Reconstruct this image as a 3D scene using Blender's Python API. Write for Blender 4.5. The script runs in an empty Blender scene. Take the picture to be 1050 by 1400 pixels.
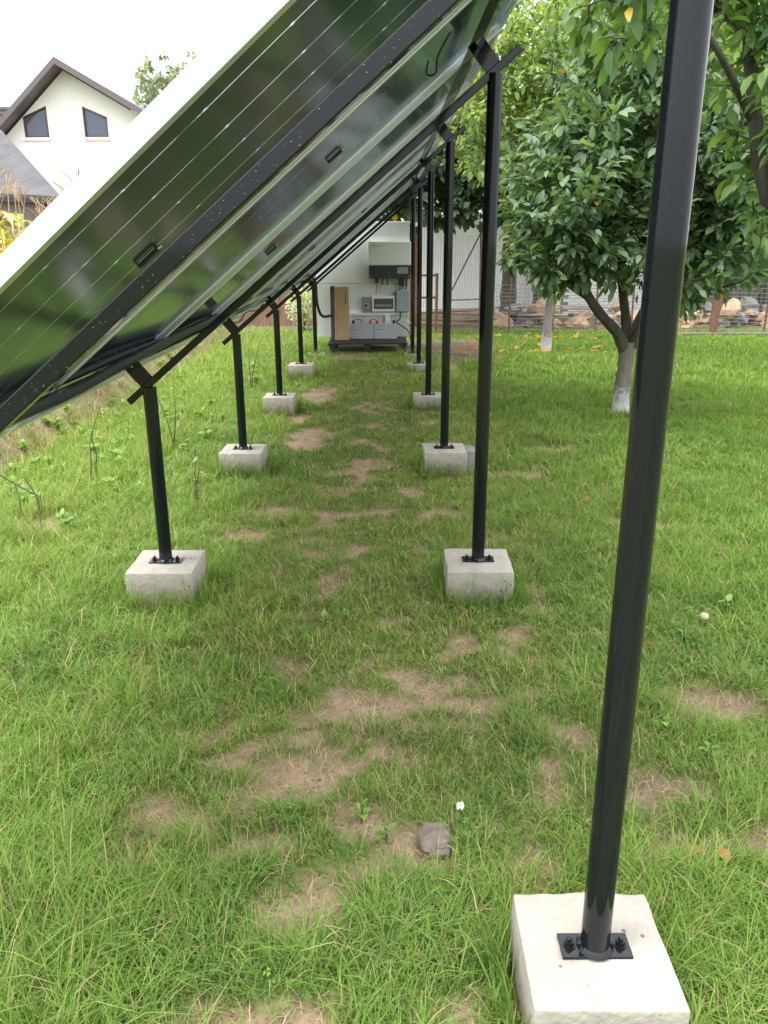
import bpy, math, random
import numpy as np
from mathutils import Vector, Matrix
R = math.radians
rng = np.random.default_rng(7)
random.seed(7)
SC = bpy.context.scene
COL = SC.collection

# ------------------------------------------------------------------ camera
CH = 1.5886
cam_d = bpy.data.cameras.new('camera'); cam = bpy.data.objects.new('camera', cam_d); COL.objects.link(cam)
cam_d.sensor_fit = 'HORIZONTAL'; cam_d.sensor_width = 36.0
cam_d.lens = 36.0 * 1092.08 / 1050.0
cam_d.clip_start = 0.05; cam_d.clip_end = 2000
PITCH = 0.32313; ROLL = -0.00397
cam.matrix_world = Matrix.Translation((0, 0, CH)) @ Matrix.Rotation(math.pi / 2 - PITCH, 4, 'X') @ Matrix.Rotation(ROLL, 4, 'Z')
SC.camera = cam

# ------------------------------------------------------------------ sky, sun, exposure (bright overcast)
SUN_EL, SUN_AZ = R(62), R(-111)
w = bpy.data.worlds.new('World'); SC.world = w; w.use_nodes = True
nt = w.node_tree; nt.nodes.clear()
sky = nt.nodes.new('ShaderNodeTexSky'); sky.sky_type = 'NISHITA'; sky.sun_disc = False
sky.sun_elevation = SUN_EL; sky.sun_rotation = SUN_AZ
sky.air_density = 1.0; sky.dust_density = 3.0; sky.ozone_density = 1.0
hs = nt.nodes.new('ShaderNodeHueSaturation'); hs.inputs['Saturation'].default_value = 0.12
mx = nt.nodes.new('ShaderNodeMix'); mx.data_type = 'RGBA'; mx.inputs[0].default_value = 0.7
mx.inputs[7].default_value = (10.2, 10.5, 10.9, 1)          # even cloud cover
bg = nt.nodes.new('ShaderNodeBackground'); bg.inputs['Strength'].default_value = 0.1
wo = nt.nodes.new('ShaderNodeOutputWorld')
nt.links.new(sky.outputs[0], hs.inputs['Color']); nt.links.new(hs.outputs[0], mx.inputs[6])
wt = nt.nodes.new('ShaderNodeTexCoord'); wz = nt.nodes.new('ShaderNodeSeparateXYZ'); nt.links.new(wt.outputs['Generated'], wz.inputs[0])
wc = nt.nodes.new('ShaderNodeMath'); wc.operation = 'MAXIMUM'; wc.inputs[1].default_value = 0.0; nt.links.new(wz.outputs[2], wc.inputs[0])
wm = nt.nodes.new('ShaderNodeMath'); wm.operation = 'MULTIPLY_ADD'; wm.inputs[1].default_value = 0.95; wm.inputs[2].default_value = 0.5; nt.links.new(wc.outputs[0], wm.inputs[0])   # overcast sky: bright overhead, dimmer towards the horizon
wv = nt.nodes.new('ShaderNodeVectorMath'); wv.operation = 'SCALE'; nt.links.new(mx.outputs[2], wv.inputs[0]); nt.links.new(wm.outputs[0], wv.inputs['Scale'])
nt.links.new(wv.outputs[0], bg.inputs['Color']); nt.links.new(bg.outputs[0], wo.inputs[0])
sd = bpy.data.lights.new('sun', 'SUN'); sun = bpy.data.objects.new('sun', sd); COL.objects.link(sun)
sd.energy = 0.75; sd.angle = R(25); sd.color = (1.0, 0.965, 0.91)
sdir = Vector((-0.93 * math.cos(SUN_EL), -0.36 * math.cos(SUN_EL), math.sin(SUN_EL))).normalized()
sky.sun_rotation = math.atan2(sdir.x, sdir.y)
sun.rotation_euler = (-sdir).to_track_quat('-Z', 'Y').to_euler()
sun.location = (-8, -4, 12)
vs = SC.view_settings
vs.view_transform = 'Standard'; vs.look = 'None'; vs.gamma = 1.0; vs.use_curve_mapping = False
vs.exposure = 1.88
SC.cycles.use_denoising = True
SC.cycles.max_bounces = 8; SC.cycles.transparent_max_bounces = 16
SC.cycles.caustics_reflective = False; SC.cycles.caustics_refractive = False
SC.cycles.sample_clamp_indirect = 6

# ------------------------------------------------------------------ materials
def mat(name, color, rough=0.6, metal=0.0, var=0.0, vscale=8.0, bump=0.0, bscale=60.0, spec=0.5, color2=None, coat=0.0, trans=0.0, ior=1.45, detail=6.0, stretch=None):
    m = bpy.data.materials.new(name); m.use_nodes = True
    n = m.node_tree.nodes; l = m.node_tree.links
    b = n['Principled BSDF']
    b.inputs['Base Color'].default_value = (*color, 1); b.inputs['Roughness'].default_value = rough
    b.inputs['Metallic'].default_value = metal; b.inputs['Specular IOR Level'].default_value = spec
    b.inputs['Coat Weight'].default_value = coat; b.inputs['Transmission Weight'].default_value = trans
    b.inputs['IOR'].default_value = ior
    tc = n.new('ShaderNodeTexCoord'); src = tc.outputs['Object']
    if stretch:
        mp = n.new('ShaderNodeMapping'); mp.inputs['Scale'].default_value = stretch
        l.new(src, mp.inputs[0]); src = mp.outputs[0]
    if var or color2:
        t = n.new('ShaderNodeTexNoise'); t.inputs['Scale'].default_value = vscale; t.inputs['Detail'].default_value = detail
        t.inputs['Roughness'].default_value = 0.65
        l.new(src, t.inputs['Vector'])
        r = n.new('ShaderNodeValToRGB'); l.new(t.outputs[0], r.inputs[0])
        r.color_ramp.elements[0].position = 0.32; r.color_ramp.elements[1].position = 0.68
        c2 = color2 if color2 else tuple(min(1, c * (1 + var)) for c in color)
        c1 = color if color2 else tuple(c * (1 - var) for c in color)
        r.color_ramp.elements[0].color = (*c1, 1); r.color_ramp.elements[1].color = (*c2, 1)
        l.new(r.outputs[0], b.inputs['Base Color'])
    if bump:
        t2 = n.new('ShaderNodeTexNoise'); t2.inputs['Scale'].default_value = bscale; t2.inputs['Detail'].default_value = 8
        l.new(src, t2.inputs['Vector'])
        bp = n.new('ShaderNodeBump'); bp.inputs['Strength'].default_value = bump; bp.inputs['Distance'].default_value = 0.01
        l.new(t2.outputs[0], bp.inputs['Height']); l.new(bp.outputs[0], b.inputs['Normal'])
    return m

def leaf_mat(name, trans=0.35, rough=0.45, spec=0.4):
    m = bpy.data.materials.new(name); m.use_nodes = True
    n = m.node_tree.nodes; l = m.node_tree.links
    b = n['Principled BSDF']; out = n['Material Output']
    at = n.new('ShaderNodeAttribute'); at.attribute_name = 'Col'
    l.new(at.outputs['Color'], b.inputs['Base Color'])
    b.inputs['Roughness'].default_value = rough; b.inputs['Specular IOR Level'].default_value = spec
    tr = n.new('ShaderNodeBsdfTranslucent')
    g = n.new('ShaderNodeMix'); g.data_type = 'RGBA'; g.blend_type = 'MULTIPLY'; g.inputs[0].default_value = 1
    l.new(at.outputs['Color'], g.inputs[6]); g.inputs[7].default_value = (1.25, 1.2, 0.55, 1)
    l.new(g.outputs[2], tr.inputs['Color'])
    ms = n.new('ShaderNodeMixShader'); ms.inputs[0].default_value = trans
    l.new(b.outputs[0], ms.inputs[1]); l.new(tr.outputs[0], ms.inputs[2]); l.new(ms.outputs[0], out.inputs['Surface'])
    return m

def pane_mat(name, rough=0.02, tint=(0.92, 0.95, 0.94), ior=1.5):
    m = bpy.data.materials.new(name); m.use_nodes = True
    n = m.node_tree.nodes; l = m.node_tree.links; n.remove(n['Principled BSDF']); out = n['Material Output']
    f = n.new('ShaderNodeFresnel'); f.inputs['IOR'].default_value = ior
    t = n.new('ShaderNodeBsdfTransparent'); t.inputs[0].default_value = (*tint, 1)
    g = n.new('ShaderNodeBsdfGlossy'); g.inputs['Roughness'].default_value = rough; g.inputs[0].default_value = (.82, .91, 1.0, 1)
    tc = n.new('ShaderNodeTexCoord'); no = n.new('ShaderNodeTexNoise'); no.inputs['Scale'].default_value = 5.0
    l.new(tc.outputs['Object'], no.inputs[0])
    bp = n.new('ShaderNodeBump'); bp.inputs['Strength'].default_value = 0.05; bp.inputs['Distance'].default_value = 0.004
    l.new(no.outputs[0], bp.inputs['Height']); l.new(bp.outputs[0], g.inputs['Normal'])
    ms = n.new('ShaderNodeMixShader'); geo = n.new('ShaderNodeNewGeometry'); inv = n.new('ShaderNodeMath'); inv.operation = 'SUBTRACT'; inv.inputs[0].default_value = 1
    l.new(geo.outputs['Backfacing'], inv.inputs[1]); mu = n.new('ShaderNodeMath'); mu.operation = 'MULTIPLY'; l.new(f.outputs[0], mu.inputs[0]); l.new(inv.outputs[0], mu.inputs[1])
    l.new(mu.outputs[0], ms.inputs[0]); l.new(t.outputs[0], ms.inputs[1]); l.new(g.outputs[0], ms.inputs[2])
    l.new(ms.outputs[0], out.inputs['Surface'])
    return m

M = {}
M['black_paint'] = mat('black_paint', (0.008, 0.010, 0.012), 0.06, spec=0.4, bump=0.02, bscale=12)
M['black_plastic'] = mat('black_plastic', (0.012, 0.013, 0.015), 0.5, var=0.3, vscale=5)
M['conduit'] = mat('conduit', (0.016, 0.018, 0.021), 0.38, var=0.3, vscale=9)
M['bolt'] = mat('bolt', (0.02, 0.02, 0.02), 0.3, metal=0.5)
M['zinc'] = mat('zinc', (0.6, 0.6, 0.6), 0.3, metal=1.0)
M['alu'] = mat('alu', (0.78, 0.79, 0.8), 0.38, metal=0.85, var=0.05, vscale=4)
M['cell'] = mat('cell', (0.012, 0.020, 0.036), 0.35, var=0.25, vscale=3, spec=0.3)
M['pane'] = pane_mat('pane', 0.11, ior=1.40)
M['house_glass'] = mat('house_glass', (0.10, 0.13, 0.19), 0.06, spec=0.7)
M['concrete'] = mat('concrete', (0.33, 0.30, 0.255), 0.9, color2=(0.40, 0.365, 0.32), vscale=9, bump=0.6, bscale=55, spec=0.2)
def pits(m):
    n = m.node_tree.nodes; l = m.node_tree.links; b = n['Principled BSDF']; old = b.inputs['Base Color'].links[0].from_socket
    tc = n.new('ShaderNodeTexCoord'); v = n.new('ShaderNodeTexVoronoi'); v.inputs['Scale'].default_value = 26; l.new(tc.outputs['Object'], v.inputs['Vector'])
    t = n.new('ShaderNodeTexNoise'); t.inputs['Scale'].default_value = 6; l.new(tc.outputs['Object'], t.inputs[0])
    a = n.new('ShaderNodeMath'); a.operation = 'MULTIPLY_ADD'; a.inputs[1].default_value = -.42; a.inputs[2].default_value = .295; l.new(t.outputs[0], a.inputs[0])
    c = n.new('ShaderNodeMath'); c.operation = 'LESS_THAN'; l.new(v.outputs['Distance'], c.inputs[0]); l.new(a.outputs[0], c.inputs[1])
    mx_ = n.new('ShaderNodeMix'); mx_.data_type = 'RGBA'; l.new(c.outputs[0], mx_.inputs[0]); l.new(old, mx_.inputs[6]); mx_.inputs[7].default_value = (.15, .13, .11, 1)
    t3 = n.new('ShaderNodeTexNoise'); t3.inputs['Scale'].default_value = 16; t3.inputs['Detail'].default_value = 8; l.new(tc.outputs['Object'], t3.inputs[0])
    sx = n.new('ShaderNodeSeparateXYZ'); l.new(tc.outputs['Object'], sx.inputs[0])
    e = n.new('ShaderNodeMath'); e.operation = 'MULTIPLY_ADD'; e.inputs[1].default_value = -9; e.inputs[2].default_value = -1.55; l.new(sx.outputs[2], e.inputs[0])
    g_ = n.new('ShaderNodeMath'); g_.operation = 'MULTIPLY_ADD'; g_.inputs[1].default_value = 2.0; g_.use_clamp = True; l.new(t3.outputs[0], g_.inputs[0]); l.new(e.outputs[0], g_.inputs[2])
    m2 = n.new('ShaderNodeMix'); m2.data_type = 'RGBA'; l.new(g_.outputs[0], m2.inputs[0]); l.new(mx_.outputs[2], m2.inputs[6]); m2.inputs[7].default_value = (.17, .14, .10, 1)
    l.new(m2.outputs[2], b.inputs['Base Color'])
pits(M['concrete'])
M['concrete_grey'] = mat('concrete_grey', (0.17, 0.165, 0.155), 0.9, color2=(0.27, 0.26, 0.24), vscale=5, bump=0.5, bscale=40)
M['drop'] = mat('drop', (0.36, 0.38, 0.42), 0.05, trans=0.75, ior=1.33, spec=0.9)
M['wall_panel'] = mat('wall_panel', (0.60, 0.63, 0.60), 0.45, var=0.04, vscale=2)
M['white'] = mat('white', (0.78, 0.79, 0.79), 0.35, var=0.02, vscale=3)
M['cream'] = mat('cream', (0.42, 0.38, 0.25), 0.6, var=0.2, vscale=30)
M['offwhite'] = mat('offwhite', (0.70, 0.71, 0.70), 0.4)
M['dark_grey'] = mat('dark_grey', (0.035, 0.038, 0.045), 0.4)
M['mid_grey'] = mat('mid_grey', (0.24, 0.26, 0.28), 0.45, var=0.05, vscale=5)
M['blue_grey'] = mat('blue_grey', (0.30, 0.35, 0.40), 0.45, var=0.05, vscale=5)
M['battery'] = mat('battery', (0.42, 0.43, 0.45), 0.45, var=0.04, vscale=6)
M['screen'] = mat('screen', (0.25, 0.32, 0.34), 0.15)
M['smoked'] = mat('smoked', (0.10, 0.095, 0.10), 0.12)
M['cardboard'] = mat('cardboard', (0.38, 0.25, 0.14), 0.9, color2=(0.45, 0.31, 0.18), vscale=3, bump=0.15, bscale=90)
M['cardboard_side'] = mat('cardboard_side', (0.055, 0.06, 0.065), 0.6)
M['print'] = mat('print', (0.10, 0.07, 0.05), 0.8)
M['red'] = mat('red', (0.55, 0.03, 0.03), 0.4)
M['logo'] = mat('logo', (0.09, 0.11, 0.12), 0.5)
M['bark'] = mat('bark', (0.045, 0.038, 0.032), 0.95, color2=(0.115, 0.1, 0.085), vscale=14, bump=0.9, bscale=30, stretch=(1, 1, 0.25))
M['bark_light'] = mat('bark_light', (0.14, 0.125, 0.105), 0.95, color2=(0.27, 0.25, 0.215), vscale=12, bump=0.9, bscale=30, stretch=(1, 1, 0.3))
M['lime'] = mat('lime', (0.46, 0.46, 0.45), 0.95, color2=(0.62, 0.62, 0.61), vscale=22, bump=0.8, bscale=35)
def lime_wear(m):
    n = m.node_tree.nodes; l = m.node_tree.links; b = n['Principled BSDF']; old = b.inputs['Base Color'].links[0].from_socket
    tc = n.new('ShaderNodeTexCoord'); sx = n.new('ShaderNodeSeparateXYZ'); l.new(tc.outputs['Object'], sx.inputs[0])
    t = n.new('ShaderNodeTexNoise'); t.inputs['Scale'].default_value = 30; t.inputs['Detail'].default_value = 6; l.new(tc.outputs['Object'], t.inputs[0])
    a = n.new('ShaderNodeMath'); a.operation = 'MULTIPLY_ADD'; a.inputs[1].default_value = 5.0; a.inputs[2].default_value = -1.95; l.new(sx.outputs[2], a.inputs[0])
    c = n.new('ShaderNodeMath'); c.operation = 'MULTIPLY_ADD'; c.inputs[1].default_value = 2.6; c.use_clamp = True; l.new(t.outputs[0], c.inputs[0]); l.new(a.outputs[0], c.inputs[2])
    mx_ = n.new('ShaderNodeMix'); mx_.data_type = 'RGBA'; l.new(c.outputs[0], mx_.inputs[0]); l.new(old, mx_.inputs[6]); mx_.inputs[7].default_value = (.2, .185, .16, 1)
    l.new(mx_.outputs[2], b.inputs['Base Color'])
lime_wear(M['lime'])
M['twig'] = mat('twig', (0.09, 0.06, 0.04), 0.9, var=0.3)
M['leaf'] = leaf_mat('leaf', 0.42, 0.48, 0.5)
M['grass'] = leaf_mat('grass', 0.33, 0.6, 0.1)
M['wood'] = mat('wood', (0.16, 0.09, 0.06), 0.9, color2=(0.27, 0.17, 0.12), vscale=5, bump=0.5, bscale=30, stretch=(1, 1, 0.15))
M['grey_wood'] = mat('grey_wood', (0.26, 0.23, 0.2), 0.9, color2=(0.42, 0.38, 0.34), vscale=5, bump=0.5, bscale=30, stretch=(0.15, 1, 1))
M['rust'] = mat('rust', (0.13, 0.06, 0.04), 0.85, color2=(0.22, 0.12, 0.085), vscale=18, bump=0.3)
M['wire'] = mat('wire', (0.3, 0.29, 0.27), 0.5, metal=0.6)
M['brick'] = mat('brick', (0.33, 0.12, 0.08), 0.9, color2=(0.46, 0.2, 0.14), vscale=9, bump=0.4)
M['white_sheet'] = mat('white_sheet', (0.80, 0.81, 0.83), 0.5, var=0.07, vscale=3)
M['shed'] = mat('shed', (0.11, 0.1, 0.095), 0.85, color2=(0.17, 0.155, 0.15), vscale=4)
M['straw'] = leaf_mat('straw', 0.2, 0.8, 0.1)
M['plaster'] = mat('plaster', (0.90, 0.90, 0.89), 0.9, var=0.02, vscale=1)
M['roof'] = mat('roof', (0.13, 0.11, 0.125), 0.55, var=0.2, vscale=2)
M['roof_grey'] = mat('roof_grey', (0.085, 0.083, 0.088), 0.9, color2=(0.13, 0.127, 0.13), vscale=1.5, spec=0.15)
M['fascia'] = mat('fascia', (0.15, 0.125, 0.14), 0.6)
M['win_frame'] = mat('win_frame', (0.14, 0.045, 0.03), 0.4)
M['stone'] = mat('stone', (0.13, 0.095, 0.07), 0.95, color2=(0.23, 0.195, 0.165), vscale=16, bump=0.9, bscale=40)
M['paper'] = mat('paper', (0.85, 0.85, 0.87), 0.6)
M['fruit'] = mat('fruit', (0.45, 0.36, 0.05), 0.5, color2=(0.3, 0.3, 0.06), vscale=20)
M['tan_rubble'] = mat('tan_rubble', (0.33, 0.2, 0.12), 0.95, color2=(0.5, 0.36, 0.25), vscale=5, bump=0.6, bscale=20)

# ------------------------------------------------------------------ mesh helpers
class MB:
    def __init__(s): s.v = []; s.f = []
    def add(s, v, f):
        o = len(s.v); s.v += [tuple(p) for p in v]; s.f += [tuple(i + o for i in q) for q in f]; return s
    def box(s, x0, x1, y0, y1, z0, z1):
        return s.add([(x0,y0,z0),(x1,y0,z0),(x1,y1,z0),(x0,y1,z0),(x0,y0,z1),(x1,y0,z1),(x1,y1,z1),(x0,y1,z1)],
                     [(0,3,2,1),(4,5,6,7),(0,1,5,4),(1,2,6,5),(2,3,7,6),(3,0,4,7)])
    def bar(s, a, b, wd, ht, up=(0, 0, 1)):
        a = Vector(a); b = Vector(b); d = (b - a).normalized(); u = Vector(up); sd_ = d.cross(u).normalized(); u = sd_.cross(d)
        q = [a + sd_*x*wd/2 + u*y*ht/2 for x, y in ((-1,-1),(1,-1),(1,1),(-1,1))] + [b + sd_*x*wd/2 + u*y*ht/2 for x, y in ((-1,-1),(1,-1),(1,1),(-1,1))]
        return s.add(q, [(0,3,2,1),(4,5,6,7),(0,1,5,4),(1,2,6,5),(2,3,7,6),(3,0,4,7)][:0] + [(0,1,2,3),(7,6,5,4),(4,5,1,0),(5,6,2,1),(6,7,3,2),(7,4,0,3)])
    def tube(s, pts, rad, n=10, cap=True):
        pts = [Vector(p) for p in pts]; k = len(pts)
        if not hasattr(rad, '__len__'): rad = [rad] * k
        T = [(pts[min(i+1,k-1)] - pts[max(i-1,0)]).normalized() for i in range(k)]
        ref = Vector((0,0,1)) if abs(T[0].z) < 0.9 else Vector((1,0,0))
        N = T[0].cross(ref).normalized(); V = []; F = []
        for i in range(k):
            N = (N - T[i]*N.dot(T[i])).normalized(); B = T[i].cross(N)
            for j in range(n):
                t = 2*math.pi*j/n; V.append(pts[i] + (N*math.cos(t) + B*math.sin(t))*rad[i])
        for i in range(k-1):
            for j in range(n):
                F.append((i*n+j, i*n+(j+1)%n, (i+1)*n+(j+1)%n, (i+1)*n+j))
        if cap: F.append(tuple(range(n-1,-1,-1))); F.append(tuple((k-1)*n+j for j in range(n)))
        return s.add(V, F)
    def prism(s, poly, y0, y1):      # polygon in x,z extruded along y
        n = len(poly)
        v = [(x, y0, z) for x, z in poly] + [(x, y1, z) for x, z in poly]
        f = [tuple(range(n)), tuple(range(2*n-1, n-1, -1))] + [(i, i+n, (i+1)%n+n, (i+1)%n) for i in range(n)]
        return s.add(v, f)
    def mesh(s, name):
        me = bpy.data.meshes.new(name); me.from_pydata(s.v, [], s.f); me.update(); return me
    def build(s, name, m, parent=None, smooth=False, bevel=0, seg=2, loc=None):
        me = s.mesh(name); return link(name, me, m, parent, smooth, bevel, seg, loc)

def link(name, me, m, parent=None, smooth=False, bevel=0, seg=2, loc=None):
    o = bpy.data.objects.new(name, me); COL.objects.link(o)
    if m is not None and not len(me.materials): me.materials.append(M[m] if isinstance(m, str) else m)
    if smooth:
        me.polygons.foreach_set('use_smooth', [True]*len(me.polygons))
        try: me.set_sharp_from_angle(angle=R(40))
        except Exception: pass
    if parent: o.parent = parent
    if loc: o.location = loc
    if bevel:
        b = o.modifiers.new('bevel', 'BEVEL'); b.width = bevel; b.segments = seg; b.limit_method = 'ANGLE'; b.angle_limit = R(40)
    return o
def tag(o, label, cat, group=None):
    o['label'] = label; o['category'] = cat
    if group: o['group'] = group
    return o
def thing(name, label, cat, loc=(0,0,0), rot=(0,0,0), group=None):
    o = bpy.data.objects.new(name, None); COL.objects.link(o); o.location = loc; o.rotation_euler = rot
    o.empty_display_size = 0.1
    return tag(o, label, cat, group)
def structure(o): o['kind'] = 'structure'; return o
def stuff(o): o['kind'] = 'stuff'; return o
def npmesh(name, verts, faces, cols=None):
    """faces: (n,3) int array"""
    me = bpy.data.meshes.new(name); nv = len(verts); nf = len(faces)
    me.vertices.add(nv); me.vertices.foreach_set('co', np.ascontiguousarray(verts, dtype=np.float32).ravel())
    me.loops.add(nf*3); me.loops.foreach_set('vertex_index', np.ascontiguousarray(faces, dtype=np.int32).ravel())
    me.polygons.add(nf); me.polygons.foreach_set('loop_start', np.arange(0, nf*3, 3, dtype=np.int32))
    me.polygons.foreach_set('loop_total', np.full(nf, 3, dtype=np.int32))
    me.update(calc_edges=True)
    if cols is not None:
        a = me.color_attributes.new('Col', 'FLOAT_COLOR', 'POINT')
        c = np.ones((nv, 4), dtype=np.float32); c[:, :3] = cols
        a.data.foreach_set('color', c.ravel())
    return me
def smoothstep(a, b, x): t = np.clip((x-a)/(b-a), 0, 1); return t*t*(3-2*t)
def vnoise(x, y, seed=0):
    xi = np.floor(x).astype(np.int64); yi = np.floor(y).astype(np.int64); fx = x-xi; fy = y-yi
    def hsh(a, b):
        n = (a*374761393 + b*668265263 + seed*974711) & 0x7fffffff
        n = ((n ^ (n >> 13)) * 1274126177) & 0x7fffffff
        return ((n ^ (n >> 16)) & 0xffff) / 65535.0
    u = fx*fx*(3-2*fx); v = fy*fy*(3-2*fy)
    return (hsh(xi,yi)*(1-u)+hsh(xi+1,yi)*u)*(1-v) + (hsh(xi,yi+1)*(1-u)+hsh(xi+1,yi+1)*u)*v
def fbm(x, y, sc, seed=0, oc=4):
    t = 0; a = 1; s_ = 0
    for i in range(oc): t = t + a*vnoise(x*sc, y*sc, seed+i*17); s_ += a; a *= 0.5; sc *= 2.1
    return t/s_

# ------------------------------------------------------------------ layout constants (metres)
XL, XR, Y0, DY = -1.0325, 0.4435, 1.316, 2.2
BZ, ZL, ZR = 0.17, 0.8385, 2.0644
SLOPE = (ZR-ZL)/(XR-XL); ANG = math.atan(SLOPE)
UX, UZ = math.cos(ANG), math.sin(ANG)
def sp(x, y, off=0.0):        # point on the rafter line at x, lifted off along the slope's normal
    return Vector((x - off*UZ, y, BZ + ZL + SLOPE*(x-XL) + off*UX))
BLOCKS = [('R', k) for k in range(6)] + [('L', k) for k in range(6)]
def bpos(s, k): return (XL if s == 'L' else XR, Y0 + DY*k)

PATCH = [(-.30,2.07,.15,.11,1),(-.59,1.93,.13,.09,1),(-.37,1.80,.14,.07,1),(-.27,1.53,.09,.08,1),(-.20,1.66,.08,.10,.8),(.08,1.84,.14,.09,.9),
 (.18,2.41,.16,.06,1),(.33,2.56,.10,.08,1),(-.12,4.11,.13,.10,1),(.32,3.01,.07,.15,.9),(1.23,2.54,.20,.13,.9),(.85,2.08,.13,.10,1),
 (.86,1.79,.16,.08,1),(1.1,1.78,.15,.08,1),(.75,1.95,.1,.06,.8),(-.72,8.9,.2,.6,1),(-.66,6.75,.2,.45,1),(-.85,7.6,.12,.3,.6),(1.23,11.9,.55,1.0,1.1),(1.0,13.4,.9,.9,1.0),
 (.33,4.7,.12,.1,.8),(-.68,4.75,.14,.12,.9),(-.78,4.3,.16,.12,.8),(-.24,2.5,.10,.06,.9),(-.36,2.32,.13,.08,.9),(.0,2.75,.09,.06,.8),(-.26,3.6,.08,.12,.8),
 (.04,3.2,.1,.06,.7),(-.05,2.45,.09,.06,.8),(-.06,1.70,.10,.08,.7),(-.1,1.93,.1,.06,.7),(.55,2.62,.1,.08,.6),(.62,2.35,.1,.07,.7),(-.5,2.22,.1,.06,.8),(-2.05,4.5,.22,.16,.9),
 (1.5,4.5,.25,.12,.6),(.9,5.6,.3,.12,.6),(1.4,6.3,.3,.12,.5),(-.3,5.2,.25,.1,.5),(.1,11.9,.9,.25,.8),(-.6,12.1,.25,.25,.9),(.85,10.5,.2,.8,.5)]
def soil(x, y):
    wx = x + 0.13*(fbm(x, y, 9, 3, 5)-.5)*2; wy = y + 0.13*(fbm(x, y, 9, 9, 5)-.5)*2
    s = np.zeros_like(x)
    for px, py, rx, ry, a in PATCH:
        d = ((wx-px)/rx)**2 + ((wy-py)/ry)**2
        s = np.maximum(s, a*np.clip(1.25 - 0.85*d, 0, 1.1))
    path = np.exp(-((x-0.0)/0.95)**2)*smoothstep(12.5, 10, y)
    sm = np.clip((fbm(x, y, 5.5, 21)-.54)*6, 0, 1)*path*0.8
    s = np.maximum(s, sm)
    s = s*np.clip(.55+1.25*fbm(x, y, 13, 61, 3), 0, 1.1); s = smoothstep(.14, .74, s)
    bank = smoothstep(-2.62, -2.85, x)*smoothstep(-3.35, -3.1, x)
    s = np.maximum(s, bank*(0.5+0.5*(fbm(x, y, 4, 44)-.5)))
    s = np.maximum(s, .85*smoothstep(-6, -9, x)*smoothstep(14, 18, y)*smoothstep(120, 90, y))  # tan bare field added here to cut green bounce onto the house
    s = np.maximum(s, smoothstep(15.4, 16.0, y + 0.5*(fbm(x, y, 1.2, 5)-.5))*0.85*smoothstep(24, 20, y)*smoothstep(-6, -4, x)*smoothstep(14, 11, x))
    return np.clip(s, 0, 1)
def gz(x, y):
    x = np.asarray(x, float); y = np.asarray(y, float)
    near = np.exp(-((x/12)**2 + (y/22)**2))
    z = 0.05*(fbm(x, y, 0.55, 1)-.5)*near*smoothstep(2.5, 5, np.abs(x)+0.2*y) + 0.02*(fbm(x, y, 5, 2)-.5)*near
    z = z + 0.26*smoothstep(-2.72, -3.0, x)*smoothstep(40, 20, y)*smoothstep(-20, -5, y)
    z = z + 0.09*smoothstep(5.5, 10.0, y)*smoothstep(-.5, .4, x)*smoothstep(12.3, 11.0, y)*smoothstep(6, 3, x)
    return z - 0.02*soil(x, y)*near

# ------------------------------------------------------------------ lawn
def axis(parts):
    a = []
    for lo, hi, st in parts: a += list(np.arange(lo, hi, st))
    a.append(parts[-1][1]); return np.array(a)
gx = axis([(-600,-60,60),(-60,-12,4),(-12,-4,.4),(-4,-1.6,.06),(-1.6,2.2,.03),(2.2,4.4,.08),(4.4,12,.4),(12,60,4),(60,600,60)])
gy = axis([(-300,-20,40),(-20,-2,2),(-2,.8,.2),(.8,4.6,.03),(4.6,10,.06),(10,17,.15),(17,40,1),(40,100,6),(100,900,80)])
GX, GY = np.meshgrid(gx, gy); nx, ny = len(gx), len(gy)
V = np.stack([GX.ravel(), GY.ravel(), gz(GX.ravel(), GY.ravel())], 1)
i = np.arange((ny-1)*(nx-1)); r_ = i//(nx-1); c_ = i%(nx-1); a_ = r_*nx+c_
F = np.concatenate([np.stack([a_, a_+1, a_+nx+1],1), np.stack([a_, a_+nx+1, a_+nx],1)])
S = soil(GX.ravel(), GY.ravel())
def dark_earth(x, y):
    d = np.zeros_like(x)
    for px, py, rx, ry, a in ((1.2,11.9,.8,1.3,1),(1.0,13.5,1.2,1.1,.9),(.9,1.8,.35,.2,.6),(.85,2.1,.2,.15,.5),(1.23,2.54,.3,.2,.35),(2.5,14.9,2.0,.8,.7),(.2,12.2,1.1,.35,.6)):
        d = np.maximum(d, a*np.exp(-(((x-px)/rx)**2+((y-py)/ry)**2)**2))
    return np.clip(np.maximum(d, .65*smoothstep(15.2, 15.8, y)*smoothstep(24, 20, y)), 0, 1)
DK = dark_earth(GX.ravel(), GY.ravel())
me = npmesh('lawn', V, F, np.stack([S, DK, S*0], 1))
me.polygons.foreach_set('use_smooth', [True]*len(me.polygons))
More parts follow.
